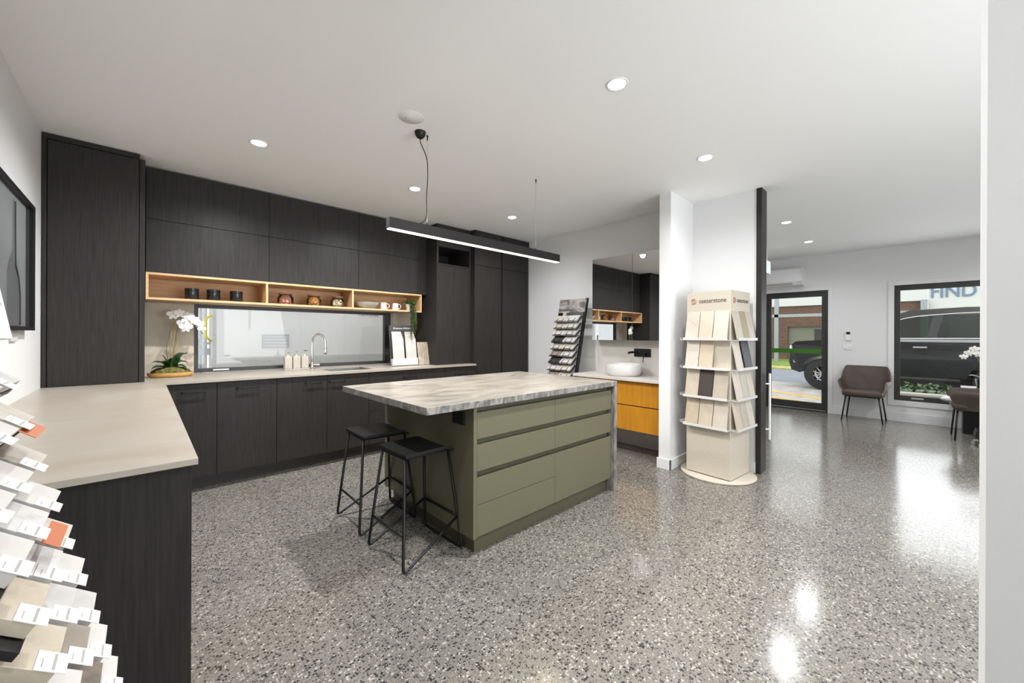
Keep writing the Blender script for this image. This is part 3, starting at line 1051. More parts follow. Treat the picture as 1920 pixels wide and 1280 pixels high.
o = obj('power_outlet', B(1.383, 1.3955, 1.885, 2.0, .762, .838, bev=.003), M_BLACK, t)
o['label'] = 'black power outlet'

# stools
st = thing('bar_stool', 'nearer black metal bar stool with a bent seat, at the island corner', 'stool', (1.205, 2.13, 0), group='black bar stools at the island')
LOC[st.name] = None
R_ = .0085
FA, FB = .200, .208      # half footprint
TA, TB = .145, .130      # half top
ZT = .612


def leg_pt(sx_, sy_, z):
    k = z / ZT
    return Vector((sx_ * (FA + (TA - FA) * k), sy_ * (FB + (TB - FB) * k), z))


zr = .20
# wooden / metal seat, curved down at the island side
bm = bmesh.new()
prof = []
for k in range(25):
    t_ = k / 24
    x = -.158 + .325 * t_
    z = .630 if t_ < .78 else .630 - .026 * ((t_ - .78) / .22) ** 2
    prof.append((x, z))
rows = []
for x, z in prof:
    rows.append([(x, y, z + .004 * (abs(y) / .16) ** 3) for y in [-.162 + .324 * q / 8 for q in range(9)]])
up = [[bm.verts.new(p) for p in rw] for rw in rows]
lo = [[bm.verts.new((p[0], p[1], p[2] - .016)) for p in rw] for rw in rows]
for i in range(len(rows) - 1):
    for j in range(8):
        bm.faces.new((up[i][j], up[i + 1][j], up[i + 1][j + 1], up[i][j + 1]))
        bm.faces.new((lo[i][j], lo[i][j + 1], lo[i + 1][j + 1], lo[i + 1][j]))
    bm.faces.new((up[i][0], lo[i][0], lo[i + 1][0], up[i + 1][0]))
    bm.faces.new((up[i][8], up[i + 1][8], lo[i + 1][8], lo[i][8]))
for i in (0, len(rows) - 1):
    for j in range(8):
        bm.faces.new((up[i][j], up[i][j + 1], lo[i][j + 1], lo[i][j]))
obj('seat', bm, mat('matte_black_seat', (.010, .010, .010), .5, spec=.3), st, auto=50)
for sy_ in (-1, 1):
    # outer (room side) leg that bends on the floor and climbs to the inner leg's footrest joint
    p = [leg_pt(-1, sy_, ZT), leg_pt(-1, sy_, R_), leg_pt(1, sy_, zr)]
    obj('leg', tube(bmesh.new(), fillet(p, .035, 7), R_, 10), M_BLACK, st, smooth=True)
p = [leg_pt(1, -1, ZT), leg_pt(1, -1, R_), leg_pt(1, 1, R_), leg_pt(1, 1, ZT)]
obj('leg_loop', tube(bmesh.new(), fillet(p, .035, 7), R_, 10), M_BLACK, st, smooth=True)
obj('footrest', tube(bmesh.new(), [leg_pt(1, -1, zr), leg_pt(1, 1, zr)], R_ * .9, 8), M_BLACK, st, smooth=True)
obj('stretcher', tube(bmesh.new(), [leg_pt(-1, -1, zr), leg_pt(-1, 1, zr)], R_ * .8, 8), M_BLACK, st, smooth=True)
bm = bmesh.new()
for sy_ in (-1, 1):
    tube(bm, [(-TA, sy_ * TB, .604), (TA, sy_ * TB, .601)], R_ * .8, 8)
for sx_ in (-1, 1):
    tube(bm, [(sx_ * TA, -TB, .602), (sx_ * TA, TB, .602)], R_ * .8, 8)
obj('seat_frame', bm, M_BLACK, st)
st.rotation_euler = (0, 0, radians(2))
dup(st, (1.205, 2.675, 0), radians(-1), 'farther black metal bar stool with a bent seat, nearer the window', 'black bar stools at the island')

# ------------------------------------------------------------------ ceiling fittings


def spot(name, loc, power, parent, size=162, blend=.8, rad=.04, color=(.975, .985, 1.0)):
    l = bpy.data.lights.new(name, 'SPOT')
    l.energy = power
    l.spot_size = radians(size)
    l.spot_blend = blend
    l.shadow_soft_size = rad
    l.color = color
    o = bpy.data.objects.new(name, l)
    COL.objects.link(o)
    o.location = loc
    o.parent = parent
    return o


dl = thing('downlight', 'round recessed downlight in front of the overhead cabinets, nearest the left wall', 'downlight', (.61, 3.36, H), group='recessed ceiling downlights')
LOC[dl.name] = None
obj('rim', lathe(bmesh.new(), [(.046, -.001), (.052, -.004), (.060, -.003), (.062, 0), (.046, 0)], (0, 0, 0), 32), M_WHITE, dl, auto=60)
obj('lens', lathe(bmesh.new(), [(0, -.0025), (.047, -.0025), (.047, 0), (0, 0)], (0, 0, 0), 32), M_LED, dl)
spot('downlight_lamp', (0, 0, -.012), SPOT_W, dl)
for x, y, lab in ((1.89, 3.37, 'recessed downlight seen just left of the pendant cable, in front of the overhead cabinets'),
                  (3.18, 3.38, 'recessed downlight in front of the pantry cupboards'),
                  (.61, 1.19, 'added unseen downlight over the near side of the left bench'),  # out-of-view lamp, added to continue the visible grid
                  (1.915, 1.185, 'recessed downlight nearest the camera, above the front of the island'),
                  (3.21, 1.196, 'recessed downlight above the walkway before the white nib wall'),
                  (5.75, 1.185, 'recessed reception downlight nearer the dark post'),
                  (7.15, 1.196, 'recessed reception downlight nearer the entry door'),
                  (1.9, -1.0, 'added unseen downlight behind the near wall'),  # this row of lamps is unseen, added in line with the grid
                  (3.9, -1.0, 'added unseen downlight in the passage right of the view'),
                  (5.75, -1.0, 'added unseen reception downlight right of the view'),
                  (7.15, -1.0, 'added unseen reception downlight above the orchid table'),
                  (.2, -1.0, 'added unseen downlight behind the camera')):
    q = dup(dl, (x, y, H), 0, lab)
    if x > 3 or (x < 1 and y < 2):
        for ch in q.children:
            if ch.type == 'LIGHT':
                if 'reception_lamp' not in bpy.data.lights:
                    ld = ch.data.copy()
                    ld.name = 'reception_lamp'
                    ld.energy = SPOT_RECEPTION_W
                ch.data = bpy.data.lights['reception_lamp']

t = thing('ceiling_sensor', 'flat round white plate on the ceiling beside the black pendant canopy', 'ceiling sensor', (1.25, 2.28, H))
obj('plate', lathe(bmesh.new(), [(0, -.006), (.048, -.006), (.051, -.004), (.078, -.003), (.083, 0)], (1.25, 2.28, H), 40), M_WHITE, t, auto=40)
bm = bmesh.new()
for dx, dy in ((-.03, .015), (.0, .03)):
    lathe(bm, [(0, -.002), (.004, -.002), (.004, 0)], (1.25 + dx, 2.28 + dy, H - .0058), 10)
obj('indicator', bm, M_TXTL, t)

t = thing('linear_pendant', 'long slim black linear pendant light with a warm strip over the island', 'pendant light', (2.01, 2.41, 1.995))
PX0, PX1, PY, PZ = 1.156, 2.870, 2.41, 1.995
bm = bmesh.new()
box(bm, PX0, PX1, PY - .025, PY - .021, PZ, PZ + .07)
box(bm, PX0, PX1, PY + .021, PY + .025, PZ, PZ + .07)
box(bm, PX0, PX1, PY - .021, PY + .021, PZ + .012, PZ + .07)
box(bm, PX0, PX0 + .003, PY - .021, PY + .021, PZ, PZ + .012)
box(bm, PX1 - .003, PX1, PY - .021, PY + .021, PZ, PZ + .012)
obj('housing', bm, mat('dark_bronze_housing', (.012, .010, .009), .5, spec=.2), t)
obj('light_strip', B(PX0 + .004, PX1 - .004, PY - .0205, PY + .0205, PZ - .004, PZ + .011), M_STRIP, t)
area('pendant_lamp', (0, 0, -.012), (0, 0, 0), 1.68, .04, PENDANT_W, (1, .80, .55), parent=t)
obj('canopy', lathe(bmesh.new(), [(0, -.045), (.014, -.045), (.026, -.036), (.036, -.018), (.038, 0)], (1.385, 2.40, H), 28), M_BLACK, t, auto=60)
cable = fillet([(1.385, 2.40, H - .04), (1.385, 2.40, 2.63), (1.445, 2.405, 2.54), (1.452, 2.41, 2.40), (1.441, 2.41, 2.25), (1.447, 2.41, 2.14), (1.425, 2.41, 2.09), (1.38, 2.41, 2.064)], .05, 6)
obj('power_cable', tube(bmesh.new(), cable, .0032, 8), M_BLACK, t, smooth=True)
for x in (1.448, 2.561):
    wob = obj('suspension_wire', rod(bmesh.new(), (x, 2.41, 2.063), (x, 2.41, H - .03), .0011, seg=6), M_STEEL, t)
    obj('wire_grip', lathe(bmesh.new(), [(0, -.034), (.004, -.034), (.0045, -.01), (.0065, -.006), (.0065, 0)], (x, 2.41, H), 12), M_BLACK, wob)
    obj('lower_grip', rod(bmesh.new(), (x, 2.41, 2.063), (x, 2.41, 2.085), .0035, seg=8), M_BLACK, wob)

# ================================================================== VANITY
t = thing('vanity_cabinet', 'wall-hung golden timber vanity with two drawers beside the island', 'vanity', (4.0, 2.35, .29))
obj('carcass', B(3.80, 4.23, 1.83, 2.85, .295, .815), M_TIMBER, t)
for za, zb in ((.290, .548), (.560, .815)):
    obj('drawer', B(3.78, 3.80, 1.822, 2.86, za, zb, bev=.001), M_TIMBER, t)
obj('shadow_rail', B(3.79, 3.80, 1.83, 2.85, .545, .562), mat('dark_timber_channel', (.10, .045, .012), .5), t)
o = obj('stone_benchtop', B(3.735, 4.233, 1.816, 2.90, .818, .850, bev=.002), M_VTOP)
tag(o, 'pale stone slab on top of the golden timber vanity', 'benchtop')
o = obj('vanity_splashback', B(4.222, 4.234, 1.816, 2.868, .85, 1.26), M_VSPLASH)
tag(o, 'pale stone splashback between the vanity top and the mirror', 'splashback')
t = thing('vanity_basin', 'round white vessel basin standing on the vanity top', 'basin', (3.975, 2.36, .85))
obj('bowl', lathe(bmesh.new(), [(0, 0), (.170, 0), (.185, .01), (.196, .05), (.198, .125), (.196, .130), (.190, .130), (.187, .120), (.182, .05), (.16, .025), (0, .018)], (3.975, 2.36, .85), 56), M_CERAMIC, t, auto=50)
t = thing('wall_mixer', 'matte black wall-mounted mixer tap above the basin', 'tap', (4.22, 2.25, 1.08))
obj('plate', B(4.208, 4.222, 2.155, 2.365, 1.055, 1.150, bev=.006), M_BLACK, t)
obj('spout', tube(bmesh.new(), [(4.21, 2.33, 1.108), (4.06, 2.33, 1.108), (4.035, 2.33, 1.104), (4.03, 2.33, 1.095)], .013, 14), M_BLACK, t, auto=50)
bm = rod(bmesh.new(), (4.21, 2.22, 1.09), (4.165, 2.22, 1.09), .019, seg=18)
rod(bm, (4.17, 2.22, 1.085), (4.165, 2.225, .995), .004, seg=8)
obj('lever', bm, M_BLACK, t, auto=50)
t = thing('mirror_cabinet', 'two-door mirrored wall cabinet above the vanity', 'mirror', (4.15, 2.35, 1.25))
obj('body', B(4.098, 4.233, 1.816, 2.868, 1.248, 2.245), M_WALL, t)
for ya, yb in ((1.816, 2.318), (2.323, 2.868)):
    obj('mirror_door', B(4.088, 4.097, ya, yb, 1.246, 2.247), M_MIRROR, t)
o = obj('toilet_roll_holder', tube(bmesh.new(), fillet([(4.222, 1.95, .245), (4.15, 1.95, .245), (4.15, 1.83, .245)], .01), .008, 10), M_BLACK)
tag(o, 'short black rail on the wall under the golden vanity', 'rail')

# ------------------------------------------------------------------ sample racks
stone_mats = [stone('cream_stone_chip', (.54, .505, .45), (.48, .44, .38), 14), stone('white_marble_chip', (.58, .57, .56), (.38, .37, .36), 11, w=(.30, .46)),
              stone('warm_beige_chip', (.53, .465, .37), (.47, .41, .32), 9), stone('taupe_concrete_chip', (.30, .265, .225), (.25, .22, .185), 9),
              stone('pale_grey_chip', (.54, .53, .52), (.48, .47, .46), 10), stone('dark_brown_stone_chip', (.20, .165, .13), (.13, .11, .09), 16),
              stone('soft_white_chip', (.60, .58, .555), (.56, .54, .515), 8), stone('charcoal_chip', (.06, .055, .052), (.04, .04, .04), 12)]
M_CARD = mat('white_sticker_card', (.66, .65, .64), .5)

# left rack: rows of chips on sloping ledges (front edges measured in the side view)
ROWS = [(-.172, 1.209), (-.154, 1.136), (-.138, 1.058), (-.120, .981), (-.104, .907), (-.087, .832), (-.070, .753), (-.054, .677), (-.038, .601), (-.021, .525), (-.004, .448)]
TILT = radians(38)
rk = thing('stone_sample_rack', 'tall black rack of stone samples in sloping rows at the left edge, beside the bench', 'display rack', (-.2, 1.0, 0))
for y in (.795, 1.208):
    bm = bmesh.new()
    a, b = Vector((-.045, 0, .0)), Vector((-.40, 0, 1.40))
    tube(bm, [(-.03, y, 0), (-.345, y, 1.40)], .012, 4)
    tube(bm, [(-.46, y, 0), (-.345, y, 1.40)], .009, 4)
    obj('side_rail', bm, M_BLACK, rk)
obj('foot_bar', box(bmesh.new(), -.05, -.02, .80, 1.20, 0, .03), M_BLACK, rk)
hb = B(-.012, .0, .80, 1.212, 0, .26)
xform(hb, Matrix.Translation((-.186, 0, 1.290)) @ Matrix.Rotation(radians(-9), 4, 'Y'))
obj('header_board', hb, M_MDF, rk)
hb = B(.0, .0015, .80, 1.212, 0, .26)
xform(hb, Matrix.Translation((-.186, 0, 1.290)) @ Matrix.Rotation(radians(-9), 4, 'Y'))
obj('header_print', hb, M_WPRINT, rk)
obj('header_bracket', B(-.36, -.19, .80, .82, 1.30, 1.32), M_BLACK, rk)
text('header_lettering', 'ith', .036, facing((-.1965, 1.172, 1.362), (1, 0, .16)), M_TXT, rk, bold=.0006)

chip = None
names = {0: 'cream', 1: 'white marble', 2: 'beige', 3: 'taupe', 4: 'pale grey', 5: 'dark brown', 6: 'soft white', 7: 'charcoal'}
colr = [[4, 6, 4], [0, 6, 6], [0, 6, 6], [6, 1, 6], [0, 1, 2], [6, 4, 2], [4, 3, 6], [6, 5, 6], [6, 0, 3], [6, 2, 4], [4, 6, 3]]
# column order: far, middle, near   (list is [far, middle, near])
PROTO = {}


def make_chip(mi, loc, lab):
    """chip in local frame: front top edge centre at the origin, lying back and up"""
    th = .018
    q = thing('stone_sample_chip', lab, 'stone sample', loc, group='stone samples on the left rack')
    LOC[q.name] = None
    rot = Matrix.Rotation(TILT, 4, 'Y')
    bm = box(bmesh.new(), -.115, 0, -.0575, .0575, -th, 0, .0008)
    xform(bm, rot)
    obj('slab', bm, stone_mats[mi], q)
    bm = box(bmesh.new(), -.026, .011, -.060, -.014, .0004, .0012)
    xform(bm, rot)
    sk = obj('sticker', bm, M_CARD, q)
    bm = bmesh.new()
    for k, (xa, ln) in enumerate(((-.006, .036), (-.019, .022))):
        box(bm, xa, xa + (.0032 if k == 0 else .0012), -.055 + (.004 if k else 0), -.055 + ln, .0012, .0015)
    xform(bm, rot)
    obj('sticker_print', bm, M_TXTL if k else M_TXT, sk)
    return q


rown = ['top', 'second', 'third', 'fourth', 'fifth', 'sixth', 'seventh', 'eighth', 'ninth', 'tenth', 'eleventh']
coln = ['far', 'middle', 'near']
for i, (x, z) in enumerate(ROWS):
    tr = obj('ledge', xform(box(bmesh.new(), -.135, .002, -.205, .205, -.030, -.0195), Matrix.Translation((x, 1.0, z)) @ Matrix.Rotation(TILT, 4, 'Y')), M_BLACK, rk)
    for c, yc in enumerate((1.141, 1.010, .880)):
        mi = colr[i][c]
        lab = '%s stone sample at the %s end of the %s row on the left rack' % (names[mi], coln[c], rown[i]) if c != 1 else '%s stone sample in the middle of the %s row on the left rack' % (names[mi], rown[i])
        if mi in PROTO:
            dup(PROTO[mi], (x, yc, z), 0, lab)
        else:
            PROTO[mi] = make_chip(mi, (x, yc, z), lab)
for i, (x, z, yy) in enumerate(((-.146, 1.096, 1.12), (-.108, .93, 1.02))):
    bm = box(bmesh.new(), -.03, -.005, yy - .05, yy + .05, .021, .022)
    xform(bm, Matrix.Translation((x, 0, z)) @ Matrix.Rotation(TILT, 4, 'Y'))
    o = obj('price_card', bm, M_ORANGE)
    tag(o, ['small rust-orange card tucked in the upper rows of the left rack', 'small rust-orange card lower on the left rack, among cream samples'][i], 'card', 'rust-orange cards on the left rack')

# right rack beside the vanity
rk2 = thing('leaning_sample_rack', 'black leaning rack of stone samples standing left of the vanity', 'display rack', (3.9, 3.18, 0))


def lx(z):
    return 3.885 + (z - .83) * .232


for y in (2.975, 3.385):
    bm = bmesh.new()
    pr = [(lx(0), 0), (lx(1.78), 1.78), (lx(1.78) + .045, 1.78), (lx(0) + .045, 0)]
    poly_prism(bm, pr, 'y', y - .012, y + .012)
    obj('side_rail', bm, M_BLACK, rk2)
bm = bmesh.new()
pr = [(lx(1.60) - .004, 1.60), (lx(1.775) - .004, 1.775), (lx(1.775) + .01, 1.775), (lx(1.60) + .01, 1.60)]
poly_prism(bm, pr, 'y', 2.965, 3.395)
M_HDR = stone('grey_photo_header', (.42, .38, .36), (.10, .085, .08), 5, .3, 1.5, (.36, .6), stretch=(1, 1, 2))
obj('header_panel', bm, M_HDR, rk2)
bm = bmesh.new()
poly_prism(bm, [(lx(.1) + .02, .1), (lx(1.6) + .02, 1.6), (lx(1.6) + .03, 1.6), (lx(.1) + .03, .1)], 'y', 3.34, 3.374)
poly_prism(bm, [(lx(.05), .05), (lx(.12), .12), (lx(.12) + .03, .12), (lx(.05) + .03, .05)], 'y', 2.985, 3.375)
obj('back_strip', bm, M_BLACK, rk2)
cl2 = [[0, 1], [0, 6], [6, 4], [7, 6], [0, 0], [3, 4], [7, 4], [4, 0], [3, 0]]
PROTO2 = {}
T2 = radians(-38)


def make_chip2(mi, loc, lab):
    q = thing('stone_sample_tile', lab, 'stone sample', loc, group='stone samples on the leaning rack')
    LOC[q.name] = None
    rot = Matrix.Rotation(T2, 4, 'Y')
    obj('slab', xform(box(bmesh.new(), 0, .11, -.088, .088, 0, .02, .001), rot), stone_mats[mi], q)
    bm = tube(bmesh.new(), fillet([(.05, -.045, .024), (-.006, -.045, .024), (-.006, .045, .024), (.05, .045, .024)], .006, 3), .0028, 6)
    tube(bm, [(-.006, -.045, .024), (-.006, -.045, -.006)], .0028, 6)
    tube(bm, [(-.006, .045, .024), (-.006, .045, -.006)], .0028, 6)
    obj('wire_clip', xform(bm, rot), M_BLACK, q)
    return q


for i in range(9):
    z = 1.475 - .0885 * i
    x = lx(z) - .085
    obj('ledge', xform(box(bmesh.new(), 0, .12, -.195, .195, -.008, -.002), Matrix.Translation((x, 3.18, z)) @ Matrix.Rotation(T2, 4, 'Y')), M_BLACK, rk2)
    for c, y in enumerate((3.275, 3.09)):
        mi = cl2[i][c]
        lab = '%s stone tile, %s side of the %s row on the rack beside the vanity' % (names[mi], ('window', 'vanity')[c], rown[i])
        if mi in PROTO2:
            dup(PROTO2[mi], (x, y, z), 0, lab)
        else:
            PROTO2[mi] = make_chip2(mi, (x, y, z), lab)

# ------------------------------------------------------------------ square display tower
RT = radians(-5.5)
hw = .199
tw = thing('display_tower', 'square cream display tower with four tiers of stone slabs before the dark post', 'display stand', (3.965, 1.354, 0), RT)
LOC[tw.name] = None
obj('turntable_base', lathe(bmesh.new(), [(0, 0), (.315, 0), (.320, .004), (.320, .014), (.315, .018), (0, .018)], (0, 0, 0), 72), M_CREAM, tw, auto=40)
obj('plinth_gap', B(-hw + .012, hw - .012, -hw + .012, hw - .012, .018, .026), M_GAP, tw)
obj('column', B(-hw, hw, -hw, hw, .026, 1.708, bev=.002), M_CREAM, tw)
TZ = [1.272, 1.008, .742, .478]


def slab_mtx(side, along, z):
    """side 0 faces -X (towards the camera), 1 faces -Y, 2 faces +Y, 3 faces +X; slab leans back against the column"""
    ang = {0: 0, 1: pi / 2, 2: -pi / 2, 3: pi}[side]
    return Matrix.Rotation(ang, 4, 'Z') @ Matrix.Translation((-hw - .058, along, z)) @ Matrix.Rotation(radians(11), 4, 'Y')


bmS = []
for tz in TZ:
    for s in range(4):
        bm = bmesh.new()
        box(bm, -hw - .066, -hw, -hw + .0, hw - .0, tz - .012, tz - .008)
        box(bm, -hw - .068, -hw - .064, -hw + .0, hw - .0, tz - .012, tz + .012)
        xform(bm, Matrix.Rotation({0: 0, 1: pi / 2, 2: -pi / 2, 3: pi}[s], 4, 'Z'))
        o = obj('shelf_tray', bm, M_CERAMIC if s < 2 else M_TRUCKG, tw)
        # acrylic end tips
cmap = {0: [['vein', 'cream', 'white'], ['speck', 'tan', None], ['sand', 'espresso', 'taupe'], ['beige', 'sand', 'stone']],
        1: [['grey', 'khaki', 'grey'], ['stone', 'navy', None], ['stone', 'grey', 'stone'], ['sand', 'grey', 'vein']]}
SM = {'vein': stone('veined_cream_slab', (0.581, 0.528, 0.449), (0.422, 0.370, 0.308), 9, w=(.30, .42)), 'cream': mat('plain_cream_slab', (0.581, 0.515, 0.414), .4), 'white': mat('off_white_slab', (0.598, 0.546, 0.475), .4),
      'speck': stone('speckled_slab', (0.563, 0.510, 0.440), (0.264, 0.229, 0.194), 30, w=(.33, .40)), 'tan': mat('tan_slab', (0.510, 0.431, 0.317), .4), 'sand': stone('sand_slab', (0.528, 0.458, 0.361), (0.484, 0.405, 0.317), 8),
      'espresso': mat('espresso_brown_slab', (0.040, 0.029, 0.025), .4), 'taupe': stone('taupe_slab', (0.458, 0.396, 0.317), (0.414, 0.352, 0.290), 6), 'beige': stone('beige_slab', (0.528, 0.440, 0.326), (0.440, 0.361, 0.264), 5),
      'stone': stone('pale_stone_slab', (0.546, 0.493, 0.422), (0.502, 0.449, 0.378), 7), 'grey': stone('warm_grey_slab', (0.458, 0.422, 0.361), (0.414, 0.378, 0.326), 10), 'khaki': mat('khaki_slab', (0.299, 0.246, 0.150), .4),
      'navy': stone('charcoal_navy_slab', (0.031, 0.033, 0.040), (0.022, 0.024, 0.028), 9)}
adj = {'vein': 'veined cream', 'cream': 'plain cream', 'white': 'off-white', 'speck': 'speckled cream', 'tan': 'tan', 'sand': 'sand coloured', 'espresso': 'espresso brown', 'taupe': 'taupe', 'beige': 'beige',
       'stone': 'pale stone', 'grey': 'warm grey', 'khaki': 'khaki', 'navy': 'charcoal'}
cen = Matrix.Translation((3.965, 1.354, 0)) @ Matrix.Rotation(RT, 4, 'Z')
for side in (0, 1):
    for i, tz in enumerate(TZ):
        for j, k in enumerate(cmap[side][i]):
            if not k:
                continue
            wdt = .122
            along = (.128, 0, -.128)[j]
            if side == 1:
                if k == 'navy':
                    wdt, along = .16, -.05
            if side == 0:
                ya = along
            else:
                ya = along
            q = thing('display_slab', '%s slab, %s on the %s tier of the cream tower, %s face' % (adj[k], ('left', 'centre', 'right')[j], ('top', 'second', 'third', 'lowest')[i], ('wide front', 'shaded right')[side]),
                      'stone sample', (0, 0, 0), group='slabs on the cream display tower')
            LOC[q.name] = None
            mm = cen @ slab_mtx(side, ya, tz - .004)
            q.matrix_world = mm
            q.matrix_basis = mm
            obj('slab', box(bmesh.new(), 0, .012, -wdt / 2, wdt / 2, 0, .262, .001), SM[k], q)
for s, out in ((0, (-1, 0, 0)), (1, (0, -1, 0))):
    rot = Matrix.Rotation({0: 0, 1: pi / 2}[s], 4, 'Z')
    text('brand_lettering', 'caesarstone', .058, rot @ facing((-hw - .001, -.04, 1.622), (-1, 0, 0)), M_TXT, tw, sx=.88 if s == 0 else .88, bold=.0002)
    bm = bmesh.new()
    for rad_, a0, a1 in ((.026, 40, 320), (.019, 200, 500), (.011, 0, 300)):
        pts = [(-hw - .0015, .135 + rad_ * cos(radians(a)), 1.620 + rad_ * sin(radians(a))) for a in range(a0, a1 + 1, 14)]
        tube(bm, pts, .0016, 5)
    obj('brand_mark', xform(bm, rot), M_ORANGE, tw)

# ================================================================== LEFT WALL PICTURE
t = thing('framed_picture', 'large black framed grey photograph on the left wall above the bench', 'picture', (-.52, 3.1, 1.3))
PYa, PYb, PZa, PZb = 2.50, 3.700, 1.316, 2.060
obj('frame', ring_yz(bmesh.new(), -.519, -.478, PYa, PYb, PZa, PZb, .022, .022, .022, .022, .001), M_BLACK, t)
obj('print', B(-.519, -.500, PYa + .02, PYb - .02, PZa + .02, PZb - .02), M_ART, t)
obj('dark_mount', B(-.4998, -.4985, 3.59, PYb - .022, PZa + .022, PZb - .022), M_ART2, t)
bm = bmesh.new()
lathe(bm, [(0, 0), (.115, 0), (.12, .06), (.115, .30), (.08, .37), (.022, .43), (.018, .72), (0, .72)], (0, 0, 0), 28)
xform(bm, Matrix.Translation((-.4995, 3.30, PZa + .022)) @ Matrix.Diagonal((.004, 1.15, .93, 1)))
obj('printed_bottle', bm, M_ART3, t)
bm = bmesh.new()
tube(bm, [(-.498, 3.44, 1.345), (-.498, 3.435, 1.52), (-.498, 3.40, 1.60), (-.498, 3.33, 1.66), (-.498, 3.322, 2.0)], .004, 6)
obj('printed_outline', bm, M_ART2, t)
obj('glazing', B(-.487, -.485, PYa + .02, PYb - .02, PZa + .02, PZb - .02), M_GLASS, t)
t = thing('switch_plate', 'pale grey wall plate just below the framed picture', 'switch', (-.52, 3.4, 1.29))
obj('plate', B(-.52, -.508, 3.33, 3.47, 1.255, 1.315, bev=.003), M_TRUCKG, t)

# ================================================================== RECEPTION
t = thing('pull_handle', 'long brushed steel pull handle on the far side of the dark post', 'handle', (4.40, 1.02, .3))
bm = rod(bmesh.new(), (4.41, 1.035, .30), (4.41, 1.035, .94), .010)
rod(bm, (4.41, 1.035, .40), (4.38, 1.07, .40), .007)
rod(bm, (4.41, 1.035, .84), (4.38, 1.07, .84), .007)
obj('bar', bm, M_WHITE, t, auto=50)
t = thing('air_conditioner', 'white split-system air conditioner on the wall above the entry door', 'air conditioner', (Xr, 1.86, 2.18))
bm = poly_prism(bmesh.new(), [(8.45, 2.50), (8.26, 2.50), (8.225, 2.47), (8.215, 2.26), (8.27, 2.195), (8.45, 2.185)], 'y', 1.47, 2.27)
obj('body', bm, M_WHITE, t)
obj('louvre', xform(B(-.002, .004, 1.60, 2.25, 0, .06), Matrix.Translation((8.222, 0, 2.205)) @ Matrix.Rotation(radians(30), 4, 'Y')), M_TXTL, t)
obj('end_cap', B(8.21, 8.45, 1.462, 1.47, 2.19, 2.50), M_TRIM, t)
t = thing('exit_sign', 'illuminated exit sign hung from the ceiling, seen edge-on past the dark post', 'exit sign', (7.0, 1.66, 2.3))
obj('bracket', rod(bmesh.new(), (7.2, 1.745, 2.5), (7.2, 1.745, 2.70), .012), M_WHITE, t)
obj('housing', B(7.0, 7.36, 1.725, 1.765, 2.30, 2.50, bev=.004), M_WHITE, t)
fc_ = obj('face', B(7.02, 7.34, 1.721, 1.725, 2.32, 2.48), M_WPRINT, t)
text('lettering', 'EXIT', .12, facing((7.18, 1.7205, 2.40), (0, -1, 0)), M_SIGNG, t)
t = thing('wall_remote', 'small white remote in its holder on the wall between door and window', 'remote control', (Xr, .878, 1.25))
obj('holder', B(Xr - .022, Xr, .845, .910, 1.235, 1.385, bev=.004), M_WHITE, t)
obj('display', B(Xr - .0235, Xr - .021, .853, .902, 1.335, 1.378), M_BLACK, t)
t = thing('light_switch', 'white double switch plate below the wall remote', 'switch', (Xr, .88, 1.12))
pl = obj('plate', B(Xr - .010, Xr, .82, .942, 1.085, 1.165, bev=.003), M_WHITE, t)
for y in (.85, .895):
    obj('rocker', B(Xr - .013, Xr - .009, y, y + .022, 1.11, 1.14, bev=.001), M_TRIM, t)


def armchair(label, loc, rot):
    """seat front looks along local +X"""
    t = thing('armchair', label, 'chair', loc, rot, group='brown suede armchairs in the reception')
    LOC[t.name] = None
    # shell: horseshoe in plan, high at the back, lower arms at the front
    bm = bmesh.new()
    N = 40
    rings = []
    for i in range(N + 1):
        a = radians(-128 + 256 * i / N)          # 0 = back
        ca, sa = cos(a), sin(a)
        ex = .55
        px__ = -.235 * (abs(ca) ** ex) * (1 if ca >= 0 else -1)
        py__ = .275 * (abs(sa) ** ex) * (1 if sa >= 0 else -1)
        if ca < 0:
            px__ = .245 * min(1, abs(ca) / .6157)
        t_ = abs(a) / radians(128)
        k = max(0, min(1, (t_ - .30) / .34))
        k = k * k * (3 - 2 * k)
        top = .835 * (1 - k) + .625 * k
        k2 = max(0, min(1, (t_ - .93) / .07))
        top -= .05 * k2 * k2
        out = Vector((px__, py__, 0))
        nn = Vector((px__ / .235 ** 2, py__ / .275 ** 2, 0)).normalized()
        thk = .028
        b0 = out * .86
        lean_ = .035 + .02 * (1 - k)
        sec = [b0 + Vector((0, 0, .385)), b0 + nn * .012 + Vector((0, 0, .45)), out + nn * lean_ * .6 + Vector((0, 0, .55 if top > .6 else top - .06)),
               out + nn * lean_ + Vector((0, 0, top - .02)), out + nn * (lean_ - thk * .5) + Vector((0, 0, top)), out + nn * (lean_ - thk) + Vector((0, 0, top - .02)),
               out + nn * (lean_ * .6 - thk) + Vector((0, 0, .55 if top > .6 else top - .06)), b0 + nn * (.012 - thk) + Vector((0, 0, .45)), b0 - nn * thk + Vector((0, 0, .385))]
        rings.append([bm.verts.new(v) for v in sec])
    for a_, b_ in zip(rings, rings[1:]):
        for q in range(9):
            bm.faces.new((a_[q], a_[(q + 1) % 9], b_[(q + 1) % 9], b_[q]))
    bm.faces.new(rings[0][::-1])
    bm.faces.new(rings[-1])
    obj('shell', bm, M_LEATHER, t, auto=70)
    bm = box(bmesh.new(), -.20, .245, -.235, .235, .385, .475, .03)
    obj('seat_cushion', bm, M_LEATHER, t, auto=60)
    obj('under_frame', box(bmesh.new(), -.17, .20, -.20, .20, .372, .386), M_BLACK, t)
    for sx_ in (-1, 1):
        for sy_ in (-1, 1):
            obj('leg', rod(bmesh.new(), (.19 * sx_ + .01, .19 * sy_, .38), (.215 * sx_ + .01, .235 * sy_, 0), .011, .009), M_BLACK, t, smooth=True)
    return t


